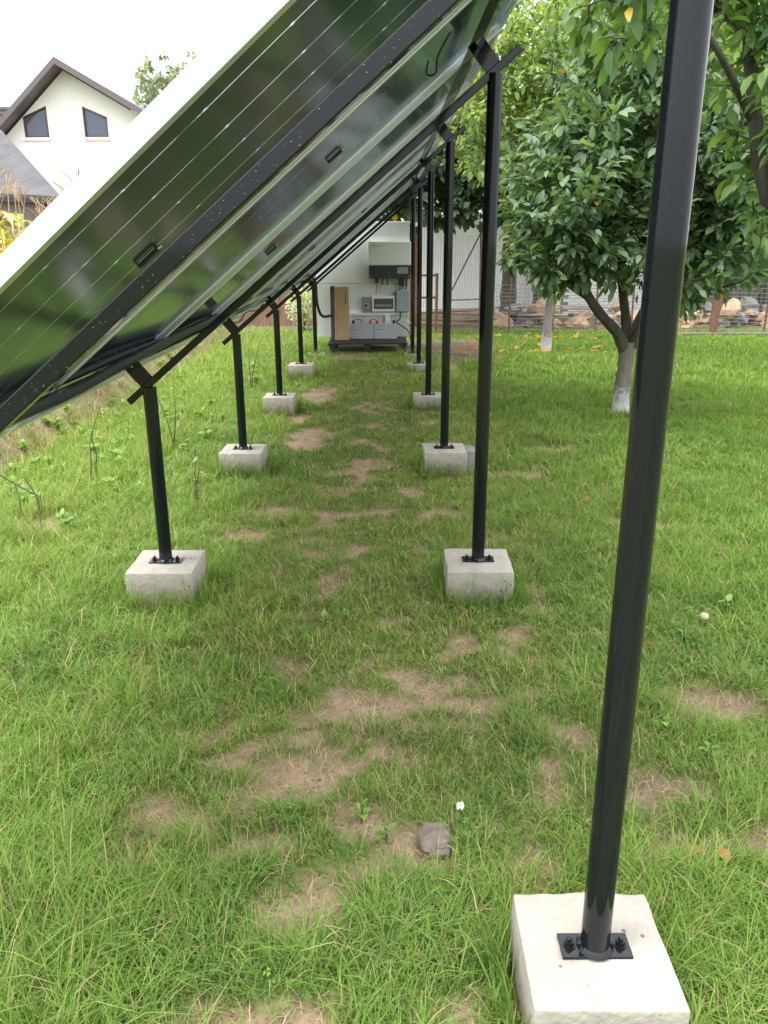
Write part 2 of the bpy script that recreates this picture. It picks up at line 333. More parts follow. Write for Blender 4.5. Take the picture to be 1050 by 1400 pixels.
def lawn_mat():
    m = bpy.data.materials.new('lawn'); m.use_nodes = True; n = m.node_tree.nodes; l = m.node_tree.links; b = n['Principled BSDF']
    at = n.new('ShaderNodeAttribute'); at.attribute_name = 'Col'
    tc = n.new('ShaderNodeTexCoord')
    def ramp(scale, c1, c2, det=8, p0=.3, p1=.7):
        t = n.new('ShaderNodeTexNoise'); t.inputs['Scale'].default_value = scale; t.inputs['Detail'].default_value = det; t.inputs['Roughness'].default_value = .7
        l.new(tc.outputs['Object'], t.inputs[0]); r = n.new('ShaderNodeValToRGB'); l.new(t.outputs[0], r.inputs[0])
        r.color_ramp.elements[0].color = (*c1, 1); r.color_ramp.elements[1].color = (*c2, 1); r.color_ramp.elements[0].position = p0; r.color_ramp.elements[1].position = p1
        return r, t
    so, t1 = ramp(14, (.20,.14,.09), (.40,.29,.20))
    gr, t2 = ramp(9, (.09,.14,.03), (.17,.24,.055))
    th, t4 = ramp(55, (.04,.05,.018), (.20,.18,.085))
    mg = n.new('ShaderNodeMix'); mg.data_type = 'RGBA'; mg.inputs[0].default_value = .5; l.new(gr.outputs[0], mg.inputs[6]); l.new(th.outputs[0], mg.inputs[7])
    mm = n.new('ShaderNodeMix'); mm.data_type = 'RGBA'; sc_ = n.new('ShaderNodeSeparateColor'); l.new(at.outputs['Color'], sc_.inputs[0]); l.new(sc_.outputs[0], mm.inputs[0]); l.new(mg.outputs[2], mm.inputs[6])
    dk, t5 = ramp(20, (.07,.05,.038), (.15,.11,.085)); md = n.new('ShaderNodeMix'); md.data_type = 'RGBA'; l.new(sc_.outputs[1], md.inputs[0]); l.new(so.outputs[0], md.inputs[6]); l.new(dk.outputs[0], md.inputs[7])
    l.new(md.outputs[2], mm.inputs[7])
    l.new(mm.outputs[2], b.inputs['Base Color']); b.inputs['Roughness'].default_value = .95; b.inputs['Specular IOR Level'].default_value = .1
    t3 = n.new('ShaderNodeTexNoise'); t3.inputs['Scale'].default_value = 45; t3.inputs['Detail'].default_value = 10; l.new(tc.outputs['Object'], t3.inputs[0])
    bp = n.new('ShaderNodeBump'); bp.inputs['Strength'].default_value = .8; bp.inputs['Distance'].default_value = .02
    l.new(t3.outputs[0], bp.inputs['Height']); l.new(bp.outputs[0], b.inputs['Normal'])
    return m
M['lawn'] = lawn_mat()
structure(link('lawn', me, 'lawn'))

# ------------------------------------------------------------------ grass blades
def blades(x, y, z, length, width, az, lean, cols, levels):
    n = len(x); dx, dy = np.cos(az), np.sin(az)
    tw = az + np.pi/2 + rng.normal(0, .5, n); sx, sy = np.cos(tw), np.sin(tw)
    ts = np.linspace(0, 1, levels); V = []; C = []
    for k, t in enumerate(ts):
        hor = length*lean*t**1.6; up = length*t*np.sqrt(np.clip(1-(lean*0.85*t)**2, .05, 1))
        px, py, pz = x+dx*hor, y+dy*hor, z+up
        cc = cols
        if k < levels-1:
            wd = width*(1-.55*t**1.5)/2
            V.append(np.stack([px-sx*wd, py-sy*wd, pz],1)); V.append(np.stack([px+sx*wd, py+sy*wd, pz],1)); C += [cc, cc]
        else:
            V.append(np.stack([px, py, pz],1)); C.append(cc)
    nv = 2*(levels-1)+1
    VV = np.stack(V, 1).reshape(-1, 3); CC = np.stack(C, 1).reshape(-1, 3)
    base = (np.arange(n)*nv)[:, None]; tr = []
    for k in range(levels-2):
        a = 2*k; tr += [(a,a+1,a+3),(a,a+3,a+2)]
    a = 2*(levels-2); tr.append((a,a+1,a+2))
    FF = (base[:, :, None] + np.array(tr)[None]).reshape(-1, 3)
    return VV, FF, CC
def grass_colors(n, x, y, dry):
    hue = rng.random(n)[:, None]
    g1 = np.array([.140,.262,.044]); g2 = np.array([.255,.365,.088]); g3 = np.array([.072,.175,.044])
    big = fbm(x, y, 1.4, 77)[:, None]
    c = g1*(1-hue)+g2*hue; c = c*(1-.45*np.clip((big-.45)*4,0,1))+g3*.45*np.clip((big-.45)*4,0,1)
    left = smoothstep(-1.0, -2.2, x)[:, None]; right = smoothstep(1.2, 2.4, x)[:, None]
    c = c*(1-.35*left)+np.array([.28,.36,.08])*.35*left
    c = c*(1-.35*right)+np.array([.16,.31,.04])*.35*right
    d = (rng.random(n) < dry)[:, None]
    tan = np.array([.40,.33,.17])*(0.7+.6*rng.random(n)[:, None])
    return np.where(d, tan, c)*(0.78+.44*rng.random(n)[:, None])
def in_block(x, y, mrg=.0):
    b = np.zeros_like(x, bool)
    for s, k in BLOCKS:
        bx, by = bpos(s, k); b |= (np.abs(x-bx) < .155+mrg) & (np.abs(y-by) < .15+mrg)
    b |= (x > -.85) & (x < .4) & (y > 12.45) & (y < 13.7)
    return b
def zone(name, y0, y1, dens, wd, levels, tuft, xm, lmul=1.0):
    area = (y1-y0)*2*(xm(y0)+xm(y1))/2
    nt_ = int(area*dens/tuft)
    ty = rng.uniform(y0, y1, nt_); tx = (rng.random(nt_)*2-1)*xm(ty)
    keep = (tx > -4.6)
    tx, ty = tx[keep], ty[keep]
    s = soil(tx, ty)
    keep = rng.random(len(tx)) < np.clip(1.02-1.05*s, .08, 1)
    tx, ty, s = tx[keep], ty[keep], s[keep]
    hgt = .026 + .034*fbm(tx, ty, 2.2, 31) + .040*np.clip((fbm(tx, ty, 6, 8)-.5)*3, 0, 1)
    hgt = hgt + .060*smoothstep(-.35, -.75, tx)*smoothstep(2.1, 1.4, ty)
    hgt = hgt + .03*smoothstep(-1.3, -2.2, tx)
    thin = np.exp(-((tx)/.8)**2)*smoothstep(1.5, 2.2, ty); hgt = hgt*(1-.42*thin)
    k = np.repeat(np.arange(len(tx)), tuft); n = len(k)
    taz = rng.uniform(0, 2*np.pi, len(tx))
    sprd = .022+.012*(wd > .006)*3
    x = tx[k]+rng.normal(0, sprd, n); y = ty[k]+rng.normal(0, sprd, n)
    L = hgt[k]*rng.gamma(9, 1/9., n)*lmul*1.35*(1-.45*s[k])
    az = taz[k]+rng.normal(0, 1.3, n); lean = np.clip(rng.beta(2.6, 1.25, n)*1.08, .05, 1.05)
    dry = .10+.38*s[k]+.15*thin[k]+.25*smoothstep(-2.5,-2.9,x)
    c = grass_colors(n, x, y, dry)
    ok = ~in_block(x, y) & ~in_block(x+np.cos(az)*L*lean*.8, y+np.sin(az)*L*lean*.8)
    x, y, L, az, lean, c = x[ok], y[ok], L[ok], az[ok], lean[ok], c[ok]
    W = wd*(0.7+.6*rng.random(len(x)))
    return blades(x, y, gz(x, y)-.004, L, W, az, lean, c, levels)
def xm_near(y): return .52*y+.75
def xm_far(y): return .50*y+.9
parts = [zone('a', .95, 2.7, 21000, .0029, 4, 9, xm_near),
         zone('b', 2.7, 5.2, 10500, .0038, 4, 10, xm_far),
         zone('c', 5.2, 9.2, 4600, .0058, 3, 10, xm_far),
         zone('d', 9.2, 16.2, 1500, .0105, 3, 10, xm_far, 1.1)]
# taller tufts hugging the concrete blocks
tx = []; ty = []
for s, k in BLOCKS:
    bx, by = bpos(s, k)
    nn = 46 if k < 3 else 26
    for q in range(nn):
        e = rng.integers(0, 4); t = rng.uniform(-.17, .17); o = .165+abs(rng.normal(0, .025))
        px, py = [(t, -o), (o, t), (-o, t), (t, o)][e]
        tx.append(bx+px); ty.append(by+py)
tx = np.array(tx); ty = np.array(ty); k = np.repeat(np.arange(len(tx)), 14); n = len(k)
x = tx[k]+rng.normal(0, .012, n); y = ty[k]+rng.normal(0, .012, n); ok = ~in_block(x, y); x, y = x[ok], y[ok]; n = len(x)
tL = rng.gamma(9, 1/9., n)*.125; ta = rng.uniform(0, 6.28, n); tn = rng.beta(2, 2.2, n)
ok = ~in_block(x+np.cos(ta)*tL*tn*.8, y+np.sin(ta)*tL*tn*.8); x, y, tL, ta, tn = x[ok], y[ok], tL[ok], ta[ok], tn[ok]; n = len(x)
parts.append(blades(x, y, gz(x, y)-.003, tL, .004+.001*rng.random(n), ta, tn, grass_colors(n, x, y, .05), 4))
off = 0; VV = []; FF = []; CC = []
for v, f, c in parts: VV.append(v); FF.append(f+off); CC.append(c); off += len(v)
me = npmesh('grass', np.concatenate(VV), np.concatenate(FF), np.concatenate(CC))
g = link('grass', me, 'grass'); stuff(g); g['label'] = 'uneven green lawn grass with bare earth showing between the tufts'; g['category'] = 'grass'
print('grass tris', len(me.polygons))

# clover and soil crumbs
cn = 900; ccx = rng.uniform(-1, 1, cn); ccy = 1.0+rng.random(cn)**1.3*6.5; ccx = ccx*xm_near(ccy)
ok = (fbm(ccx, ccy, 1.7, 91) > .52) & (soil(ccx, ccy) < .5) & (ccx > -2.8); ccx, ccy = ccx[ok], ccy[ok]
k = np.repeat(np.arange(len(ccx)), 16); n = len(k)
x = ccx[k]+rng.normal(0, .05, n); y = ccy[k]+rng.normal(0, .05, n); ok = ~in_block(x, y, .02); x, y = x[ok], y[ok]; n = len(x)
z = gz(x, y)+rng.uniform(.018, .05, n); a0 = rng.uniform(0, 6.28, n); V = []; F = []; C = []
base = np.array([.10,.23,.045])+rng.random((n, 1))*np.array([.09,.10,.03]); tl = rng.normal(0, .25, (n, 2))
for q in range(3):
    a = a0+q*2.094; L = .007+.004*rng.random(n); ca, sa = np.cos(a), np.sin(a)
    def pt(u, v): px_, py_ = ca*u*L-sa*v*L, sa*u*L+ca*v*L; return np.stack([x+px_, y+py_, z+px_*tl[:, 0]+py_*tl[:, 1]], 1)
    V.append(np.stack([pt(.1, 0), pt(.75, .55), pt(1.05, .3), pt(.95, 0), pt(1.05, -.3), pt(.75, -.55)], 1)); C.append(np.repeat(base[:, None, :], 6, 1))
V = np.stack(V, 1).reshape(-1, 3); C = np.stack(C, 1).reshape(-1, 3); m_ = len(V)//6
F = ((np.arange(m_)*6)[:, None, None]+np.array([(0,5,4),(0,4,3),(0,3,2),(0,2,1)])[None]).reshape(-1, 3)
cv = link('clover', npmesh('clover', V, F, C), 'grass'); stuff(cv); cv['label'] = 'small clover leaves growing low between the grass tufts'; cv['category'] = 'clover'
cx = rng.uniform(-1, 1, 60000); cy = .95+rng.random(60000)*5; cx = cx*xm_near(cy); ok = rng.random(60000) < np.clip(soil(cx, cy)-.25, 0, 1)*.9
cx, cy = cx[ok], cy[ok]; ok = ~in_block(cx, cy, .01); cx, cy = cx[ok], cy[ok]; n = len(cx); print('crumbs', n)
oc = np.array([(1,0,0),(0,1,0),(-1,0,0),(0,-1,0),(0,0,1),(0,0,-1)], float); of = np.array([(0,1,4),(1,2,4),(2,3,4),(3,0,4),(1,0,5),(2,1,5),(3,2,5),(0,3,5)])
rr = (.0012+.0065*rng.random(n)**4)[:, None, None]; V = oc[None]*rr*(1+.5*rng.normal(0, 1, (n, 6, 1)).clip(-1, 1))*np.array([1, 1, .7])+np.stack([cx, cy, gz(cx, cy)+.001], 1)[:, None, :]
F = (np.arange(n)*6)[:, None, None]+of[None]; C = np.array([.34,.25,.17])*(.5+.9*rng.random((n, 1)))
cv = link('soil_crumbs', npmesh('soil_crumbs', V.reshape(-1, 3), F.reshape(-1, 3), np.repeat(C, 6, 0)), 'straw'); stuff(cv); cv['label'] = 'small crumbs of tan soil lying on the bare patches'; cv['category'] = 'soil'
n = 42000; x = rng.uniform(-1, 1, n); y = .95+rng.random(n)*5.5; x = x*xm_near(y); ok = (rng.random(n) < .12+.7*soil(x, y)) & ~in_block(x, y); x, y = x[ok], y[ok]; n = len(x)
v, f, c = blades(x, y, gz(x, y)+.004+.012*rng.random(n), .02+.05*rng.random(n), .0016+.001*rng.random(n), rng.uniform(0, 6.28, n), np.full(n, 1.1), np.array([.42,.34,.19])*(.55+.7*rng.random((n, 1))), 3)
cv = link('dry_thatch', npmesh('dry_thatch', v, f, c), 'straw'); stuff(cv); cv['label'] = 'dry straw coloured grass clippings lying on the ground'; cv['category'] = 'thatch'

# ------------------------------------------------------------------ concrete footing blocks
def block_mesh(name, sx, sy, sz, seed):
    import bmesh
    bm = bmesh.new(); bmesh.ops.create_cube(bm, size=1)
    for v in bm.verts: v.co = Vector((v.co.x*sx, v.co.y*sy, (v.co.z-.5)*sz))
    bmesh.ops.bevel(bm, geom=list(bm.edges), offset=.006, segments=2, affect='EDGES', profile=.6)
    bmesh.ops.subdivide_edges(bm, edges=[e for e in bm.edges if e.calc_length() > .1], cuts=9, use_grid_fill=True)
    from mathutils import noise
    for v in bm.verts:
        p = v.co*9 + Vector((seed*7.3, seed*3.1, 0)); q = v.co*38 + Vector((seed, 0, 0))
        edge = (abs(abs(v.co.x)-sx/2) < .008) + (abs(abs(v.co.y)-sy/2) < .008) + (abs(v.co.z) < .008)
        amt = .0028*noise.noise(p) + (.0035 if edge >= 2 else .0008)*noise.noise(q)
        c = v.co - Vector((0, 0, -sz/2)); v.co += c.normalized()*amt
        if edge >= 2 and noise.noise(q*.7) > .38: v.co -= c.normalized()*.006
    me = bpy.data.meshes.new(name); bm.to_mesh(me); bm.free(); return me
blk_lab = {('R',0):'large pale concrete block at the bottom right carrying the nearest tall pole',
 ('R',1):'concrete block under the second tall pole, beside bare earth patch',('R',2):'concrete block under the third tall pole, with a piece added at its right side',
 ('R',3):'low concrete block under the fourth tall pole, in long grass',('R',4):'thin concrete block under the fifth tall pole, by the dark earth',
 ('R',5):'concrete block under the farthest tall pole beside the black pallet',('L',0):'concrete block under the nearest short post, left of the picture edge',
 ('L',1):'pale concrete block under the large short post at the left, on bright grass',('L',2):'concrete block under the second short post of the left row in view',
 ('L',3):'concrete block under the third short post in view, beside bare path',('L',4):'small concrete block under the fourth short post in view, nearest the pallet',
 ('L',5):'concrete block under the last short post beside the equipment wall'}
for s, k in BLOCKS:
    bx, by = bpos(s, k)
    sx, sy = (.305, .30) if k < 3 else (.30, .29)
    sx = .25 if (s, k) == ('L', 0) else sx
    me = block_mesh('concrete_block', sx, sy, .36 if not (s == 'R' and k >= 3) else .36, 3*k+(s == 'L'))
    zt = BZ if k < 5 else .012
    o = link('concrete_block', me, 'concrete', smooth=True, loc=(bx-(.05 if (s, k) == ('L', 0) else 0), by, zt)); o.rotation_euler = (0, 0, random.uniform(-.03, .03))
    tag(o, blk_lab[(s, k)], 'concrete block', 'concrete blocks under the rack posts')
    if (s, k) == ('R', 2):
        m2 = block_mesh('added_piece', .09, .2, .3, 91); p = link('added_piece', m2, 'concrete_grey', o, smooth=True, loc=(.19, .03, -.012))

# ------------------------------------------------------------------ solar rack (posts, rafters, purlins, tabs)
rack = thing('solar_rack', 'black painted steel rack of round posts and slanting bars holding up the solar panels', 'rack', (0, 0, BZ))
def rp(mb, name, m, smooth=False, bevel=0, parent=None):
    o = mb.build(name, m, parent or rack, smooth, bevel)
    if parent is None: o.location = (0, 0, -BZ)
    return o
def post(px, py, ztop, zb):
    m = MB(); nseg = 8
    m.tube([(px, py, zb + (ztop-zb)*i/nseg) for i in range(nseg+1)], .0302, 28)
    p = rp(m, 'post', 'black_paint', smooth=True)
    pl = MB().box(px-.074, px+.074, py-.031, py+.031, zb, zb+.007).build('base_plate', 'black_paint', p, bevel=.001)
    wl = MB().tube([(px, py, zb+.006), (px, py, zb+.011), (px, py, zb+.017)], [.040, .037, .0305], 24).build('weld_bead', 'black_paint', p, smooth=True)
    for sx in (-1, 1):
        b = MB(); bx = px+sx*.054
        b.tube([(bx, py, zb+.006), (bx, py, zb+.0095)], .0135, 18)
        b.tube([(bx, py, zb+.0095), (bx, py, zb+.0185)], .0098, 6)
        b.tube([(bx, py, zb+.0185), (bx, py, zb+.026), (bx, py, zb+.0275)], [.0052, .0052, .003], 10)
        b.build('anchor_bolt', 'bolt', p)
    return p
for k in range(6):
    y = Y0+DY*k; zb = BZ if k < 5 else .012
    dz = -.022 if k == 0 else 0
    post(XL, y, BZ+ZL-.012+dz, zb); post(XR, y, BZ+ZR-.012+dz, zb)
    a, b = sp(XL-.095, y), sp(XR+.095, y)
    a.z += dz; b.z += dz
    rf = rp(MB().bar(a, b, .030, .030, (-UZ, 0, UX)), 'rafter', 'black_paint', bevel=.003)
    for xx in (XL, XR):
        a, b = sp(xx, y, .015), sp(xx, y, .132)
        a.z += dz
        t = rp(MB().bar(a, b, .070, .007, (0, 1, 0)), 'mounting_tab', 'black_paint', bevel=.001)
        t2 = t
        c = sp(xx, y, .108)
        MB().tube([c+Vector((0, -.012, 0)), c+Vector((0, .0, 0))], .010, 6).build('tab_bolt', 'zinc' if xx == XL else 'bolt', t)
for xx in (XL, XR):
    a, b = sp(xx, 1.16, .120), sp(xx, Y0+DY*5+.95, .120)
    rp(MB().bar(a+Vector((0, 0, 0)), b, .036, .036, (-UZ, 0, UX)), 'purlin', 'black_paint', bevel=.003)
# rain drops on the nearest bar and pole
def ico_drops(pts, nrms, rads):
    import bmesh
    bm = bmesh.new(); bmesh.ops.create_icosphere(bm, subdivisions=1, radius=1)
    bv = np.array([v.co[:] for v in bm.verts]); bf = np.array([[v.index for v in f.verts] for f in bm.faces]); bm.free()
    V = []; F = []
    for i, (p, n, r) in enumerate(zip(pts, nrms, rads)):
        n = Vector(n).normalized(); q = n.to_track_quat('Z', 'Y').to_matrix()
        Q = np.array(q); V.append((bv*np.array([r, r, r*.55]))@Q.T + np.array(p)); F.append(bf+i*len(bv))
    return npmesh('rain_drops', np.concatenate(V), np.concatenate(F))
pts = []; nr = []; rd = []
A, B = sp(XL-.05, Y0), sp(XR+.05, Y0); A.z -= .022; B.z -= .022
for i in range(430):
    t = rng.random(); c = A.lerp(B, t); o = rng.uniform(-.018, .018)
    if rng.random() < .8: c = c + Vector((-UZ*o*.75, -.0148, UX*o*.75)); n = (0, -1, 0)
    else: c = c + Vector((UZ*.0145, rng.uniform(-.012, .012), -UX*.0145)); n = (UZ, 0, -UX)
    pts.append(c); nr.append(n); rd.append(rng.choice([.0006, .0009, .0012, .0018], p=[.4, .35, .18, .07]))
for i in range(420):
    th = rng.uniform(-math.pi, 0); n = (math.cos(th), math.sin(th), 0); z = BZ + 1.0 + .95*rng.random()**.8
    pts.append((XR+.0300*n[0], Y0+.0300*n[1], z)); nr.append(n); rd.append(rng.choice([.0004, .0006, .0009], p=[.5, .35, .15]))
o = link('rain_drops', ico_drops(pts, nr, rd), 'drop', rack); o.location = (0, 0, -BZ); stuff(o)
o.data.polygons.foreach_set('use_smooth', [True]*len(o.data.polygons))

# ------------------------------------------------------------------ solar panels
PLEN, PWID, PITCHP, NPAN, PY0 = 2.384, 1.303, 1.322, 9, 1.375
XC = -.384
def rail_mesh(length, name):        # runs along local x, outer face at y=0, lip towards +y
    m = MB()
    m.box(-length/2, length/2, 0, .0022, 0, .035)
    m.box(-length/2, length/2, .0022, .030, 0, .002)
    m.box(-length/2, length/2, .0022, .012, .0328, .035)
    m.box(-length/2, length/2, .0022, .010, .0225, .0245)
    me = m.mesh(name); me.materials.append(M['alu']); return me
long_rail = rail_mesh(PLEN, 'frame_rail_long'); short_rail = rail_mesh(PWID-.005, 'frame_rail_short')
CW, CL, CP = .2070, .1060, .10605; COLP = (PWID-.026)/6
def cell_poly(cx, cy, flip):
    c = .006; x0, x1, y0, y1 = cx-CL/2, cx+CL/2, cy-CW/2, cy+CW/2
    if flip: return [(x0+c, y0), (x1, y0), (x1, y1), (x0+c, y1), (x0, y1-c), (x0, y0+c)]
    return [(x0, y0), (x1-c, y0), (x1, y0+c), (x1, y1-c), (x1-c, y1), (x0, y1)]
def cells_into(m, lst):
    for cx, cy, fl in lst:
        p = cell_poly(cx, cy, fl); n = len(p)
        m.add([(x, y, .0278) for x, y in p]+[(x, y, .0284) for x, y in p], [tuple(range(n-1,-1,-1)), tuple(range(n, 2*n))]+[(i, (i+1)%n, (i+1)%n+n, i+n) for i in range(n)])
def col_y(c): return (c-2.5)*COLP
def row_x(r): return (-.0001-CL/2-(10-r)*CP) if r < 11 else (.0001+CL/2+(r-11)*CP)
cellA = MB(); cells_into(cellA, [(0, 0, True)]); cellA = cellA.mesh('solar_cell'); cellA.materials.append(M['cell'])
cellB = MB(); cells_into(cellB, [(0, 0, False)]); cellB = cellB.mesh('solar_cell'); cellB.materials.append(M['cell'])
strings = []
for hlf in range(2):
    m = MB(); cells_into(m, [(row_x(r), 0, r % 2 == 0) for r in range(hlf*11, hlf*11+11)])
    me = m.mesh('cell_string'); me.materials.append(M['cell']); strings.append(me)
m = MB().box(-PLEN/2+.0025, PLEN/2-.0025, -PWID/2+.0025, PWID/2-.0025, .0250, .0270); back_me = m.mesh('back_glass'); back_me.materials.append(M['pane'])
m = MB().box(-PLEN/2+.0025, PLEN/2-.0025, -PWID/2+.0025, PWID/2-.0025, .0292, .0310); front_me = m.mesh('front_glass'); front_me.materials.append(M['pane'])
m = MB().box(-.036, .036, -.014, .014, .011, .0248); jb_me = m.mesh('junction_box'); jb_me.materials.append(M['black_plastic'])
m = MB().box(-.030, .030, -.0162, -.0142, .0212, .0235); m.tube([(.034, -.010, .016), (.048, -.009, .016)], .005, 8); jbp_me = m.mesh('box_plate'); jbp_me.materials.append(M['zinc'])
names = ['nearest', 'second', 'third', 'fourth', 'fifth', 'sixth', 'seventh', 'eighth']
def sub(name, me, parent, loc=(0,0,0), rz=0):
    o = bpy.data.objects.new(name, me); COL.objects.link(o); o.parent = parent; o.location = loc; o.rotation_euler = (0, 0, rz); return o
for i in range(NPAN):
    yc = PY0 + PWID/2 + PITCHP*i
    base = Vector((XC, yc, 0)); pz = sp(XC, yc, 0).z
    # frame bottom plane lies 0.142 off the rafter axis
    c = Vector((XC, yc, BZ+ZL+SLOPE*(XC-XL)+.142/UX))
    lab = ('nearest dark glass solar panel with bright white outer frame edge at the top left' if i == 0 else
           ('last dark glass solar panel at the far end of the row, above the equipment wall' if i == NPAN-1 else
            names[i]+' dark glass solar panel of the row counted from the camera'))
    pn = thing('solar_module', lab, 'solar panel', c, (0, -ANG, 0), 'solar panels in the slanting row')
    sub('frame_rail', long_rail, pn, (0, -PWID/2, 0)); sub('frame_rail', long_rail, pn, (0, PWID/2, 0), math.pi)
    sub('frame_rail', short_rail, pn, (PLEN/2, 0, .0001), math.pi/2); sub('frame_rail', short_rail, pn, (-PLEN/2, 0, .0001), -math.pi/2)
    sub('back_glass', back_me, pn); sub('front_glass', front_me, pn)
    for cc in range(6):
        if i < 2:
            for r in range(22): sub('solar_cell', cellA if r % 2 == 0 else cellB, pn, (row_x(r), col_y(cc), 0))
        else:
            for hlf in range(2): sub('cell_string', strings[hlf], pn, (0, col_y(cc), 0))
    jb = sub('junction_box', jb_me, pn, ((-.29 if i % 2 == 0 else .27), [.19, .06, .0, .0, .05, 0, 0, 0, 0][i], 0)); sub('box_plate', jbp_me, jb)

# ------------------------------------------------------------------ cables along the rack
def spline(pts, n=14):
    P = [Vector(p) for p in pts]; out = []
    for i in range(len(P)-1):
        p0, p1, p2, p3 = P[max(i-1,0)], P[i], P[i+1], P[min(i+2,len(P)-1)]
        for j in range(n):
            t = j/n; out.append(.5*((2*p1)+(p2-p0)*t+(2*p0-5*p1+4*p2-p3)*t*t+(3*p1-p0-3*p2+p3)*t**3))
    return out+[P[-1]]
def corr(path, r, n=10):    # ribbed pipe
    return path, [r*(1+.05*(i % 2)) for i in range(len(path))]
cp = [(-1.10,1.3,1.13),(-1.085,2.3,1.115),(-1.075,2.76,1.112),(-1.07,3.34,1.128),(-1.075,4.36,1.142),(-1.08,5.35,1.145),(-1.075,6.55,1.19),(-1.08,8.8,1.205),(-1.08,11.0,1.19),(-1.06,12.0,1.17),(-1.0,12.25,1.05),(-.985,12.3,.75),(-.93,12.5,.56),(-.8,12.95,.53)]
path, rr = corr(spline(cp, 36), .021)
tag(MB().tube(path, rr, 12).build('cable_conduit', 'conduit', smooth=True), 'thick black conduit running under the lower panel edge to the equipment wall', 'conduit')
cp2 = [(-1.13,1.3,1.165),(-1.115,2.3,1.15),(-1.11,2.9,1.148),(-1.105,3.4,1.15),(-1.115,4.4,1.135),(-1.10,5.4,1.15),(-1.12,6.5,1.17),(-1.12,8,1.18)]
path, rr = corr(spline(cp2, 36), .016)
tag(MB().tube(path, rr, 12).build('cable_conduit', 'conduit', smooth=True), 'thinner black conduit tucked below the thick one near the left short post', 'conduit')
def cable(name, label, pts, r, m, n=12, cat='cable'):
    return tag(MB().tube(spline(pts, n), r, 8).build(name, m, smooth=True), label, cat)
cable('red_cable', 'short red cable hanging under the panels behind the second short post', [(-1.06,6.9,1.19),(-1.1,6.75,1.17),(-1.13,6.7,1.11),(-1.14,6.9,1.06)], .004, 'red')
cable('black_cable', 'thin tangled black cable drooping under the panels near the red one', [(-1.2,6.1,1.05),(-1.17,6.6,1.0),(-1.16,7.0,1.05),(-1.14,7.5,1.03),(-1.13,8.1,1.1),(-1.1,8.7,1.14)], .005, 'black_plastic')
cable('black_cable', 'thin black cable looping under the lower panel edge by the left short post', [(-1.18,3.3,1.10),(-1.2,3.5,1.06),(-1.17,3.75,1.06),(-1.19,4.0,1.09),(-1.15,4.3,1.12)], .004, 'black_plastic')
cable('black_cable', 'thin black cable hanging below the panel near the top of the second tall pole', [tuple(sp(.30,2.85,.135)),tuple(sp(.26,2.95,.12)),tuple(sp(.235,3.0,.09)),tuple(sp(.22,3.02,.11)),tuple(sp(.24,3.0,.135))], .003, 'black_plastic')
cable('black_cable', 'thin bare branch-like black wire end hanging at the left picture edge above the grass', [(-2.25,4.35,.42),(-2.08,4.3,.33),(-1.93,4.25,.27)], .004, 'black_plastic')

# ------------------------------------------------------------------ equipment wall on its pallet
YW = 13.38
def EX(x, Y=YW): return x*Y/12.8
def EZ(z, Y=YW): return CH+(z-CH)*Y/12.8
pal = thing('pallet', 'black plastic pallet lying on the grass under the equipment wall', 'pallet', (-.22, 13.0, 0))
def pp(mb, name, m, bevel=.004, par=None):
    o = mb.build(name, m, par or pal, bevel=bevel)
    if par is None: o.location = (.22, -13.0, 0)
    return o
px0, px1 = -.86, .37
for i in range(9):
    yy = 12.50+i*.128
    pp(MB().box(px0, px1, yy, yy+.10, .125, .150), 'deck_slat', 'black_plastic')
for yy in (12.50, 12.98, 13.50):
    for xx in (px0, -.32, px1-.14):
        pp(MB().box(xx+.02, xx+.12, yy+.012, yy+.11, .0, .122), 'foot', 'black_plastic')
for xx in (px0, -.30, px1-.1): pp(MB().box(xx, xx+.1, 12.51, 13.62, .100, .1235), 'runner', 'black_plastic')
wl = thing('equipment_wall', 'pale green-grey insulated wall panels standing at the far end under the solar panels', 'wall', (EX(-.31), YW, .15))
def wp(mb, name, m, bevel=.002, par=None):
    o = mb.build(name, m, par or wl, bevel=bevel)
    if par is None: o.location = (-EX(-.31), -YW, -.15)
    return o
x0, x1 = EX(-1.03), EX(.405); zs = EZ(1.02); zt = EZ(1.9)
# the upper sheet is cut along the slope so that it clears the panels
def slope_z(x): return BZ+ZL+SLOPE*(x-XL)+.10
wp(MB().box(x0, x1, YW, YW+.06, .152, zs-.004), 'wall_sheet', 'wall_panel')
wp(MB().box(x0+.01, x1-.01, YW+.006, YW+.05, zs-.0035, zs+.0035), 'joint_strip', 'mid_grey', 0)
wp(MB().prism([(x0, zs+.004), (x1, zs+.004), (x1, zt), (x0, zt)], YW, YW+.06), 'wall_sheet', 'wall_panel')
for i in range(4):
    zz = zt-.03-.045*i; wp(MB().box(EX(-.35), x1-.002, YW-.004, YW+.001, zz-.004, zz), 'rib_line', 'wall_panel', 0)
wp(MB().box(x0-.004, x1+.004, YW-.006, YW+.066, zt, zt+.02), 'top_trim', 'white')
wp(MB().box(EX(-.53), x1-.005, YW-.05, YW-.001, EZ(.545), EZ(.59)), 'cable_tray', 'white')
wp(MB().box(EX(.03), EX(.11), YW-.062, YW-.0505, EZ(.41), EZ(.55)), 'tray_bracket', 'white')

def small(name, label, cat, x, z, y=YW): return thing(name, label, cat, (x, y, z))
def sb(t, mb, name, m, bevel=.003, par=None, smooth=False):
    o = mb.build(name, m, par or t, smooth, bevel)
    if par is None: o.location = -t.location
    return o
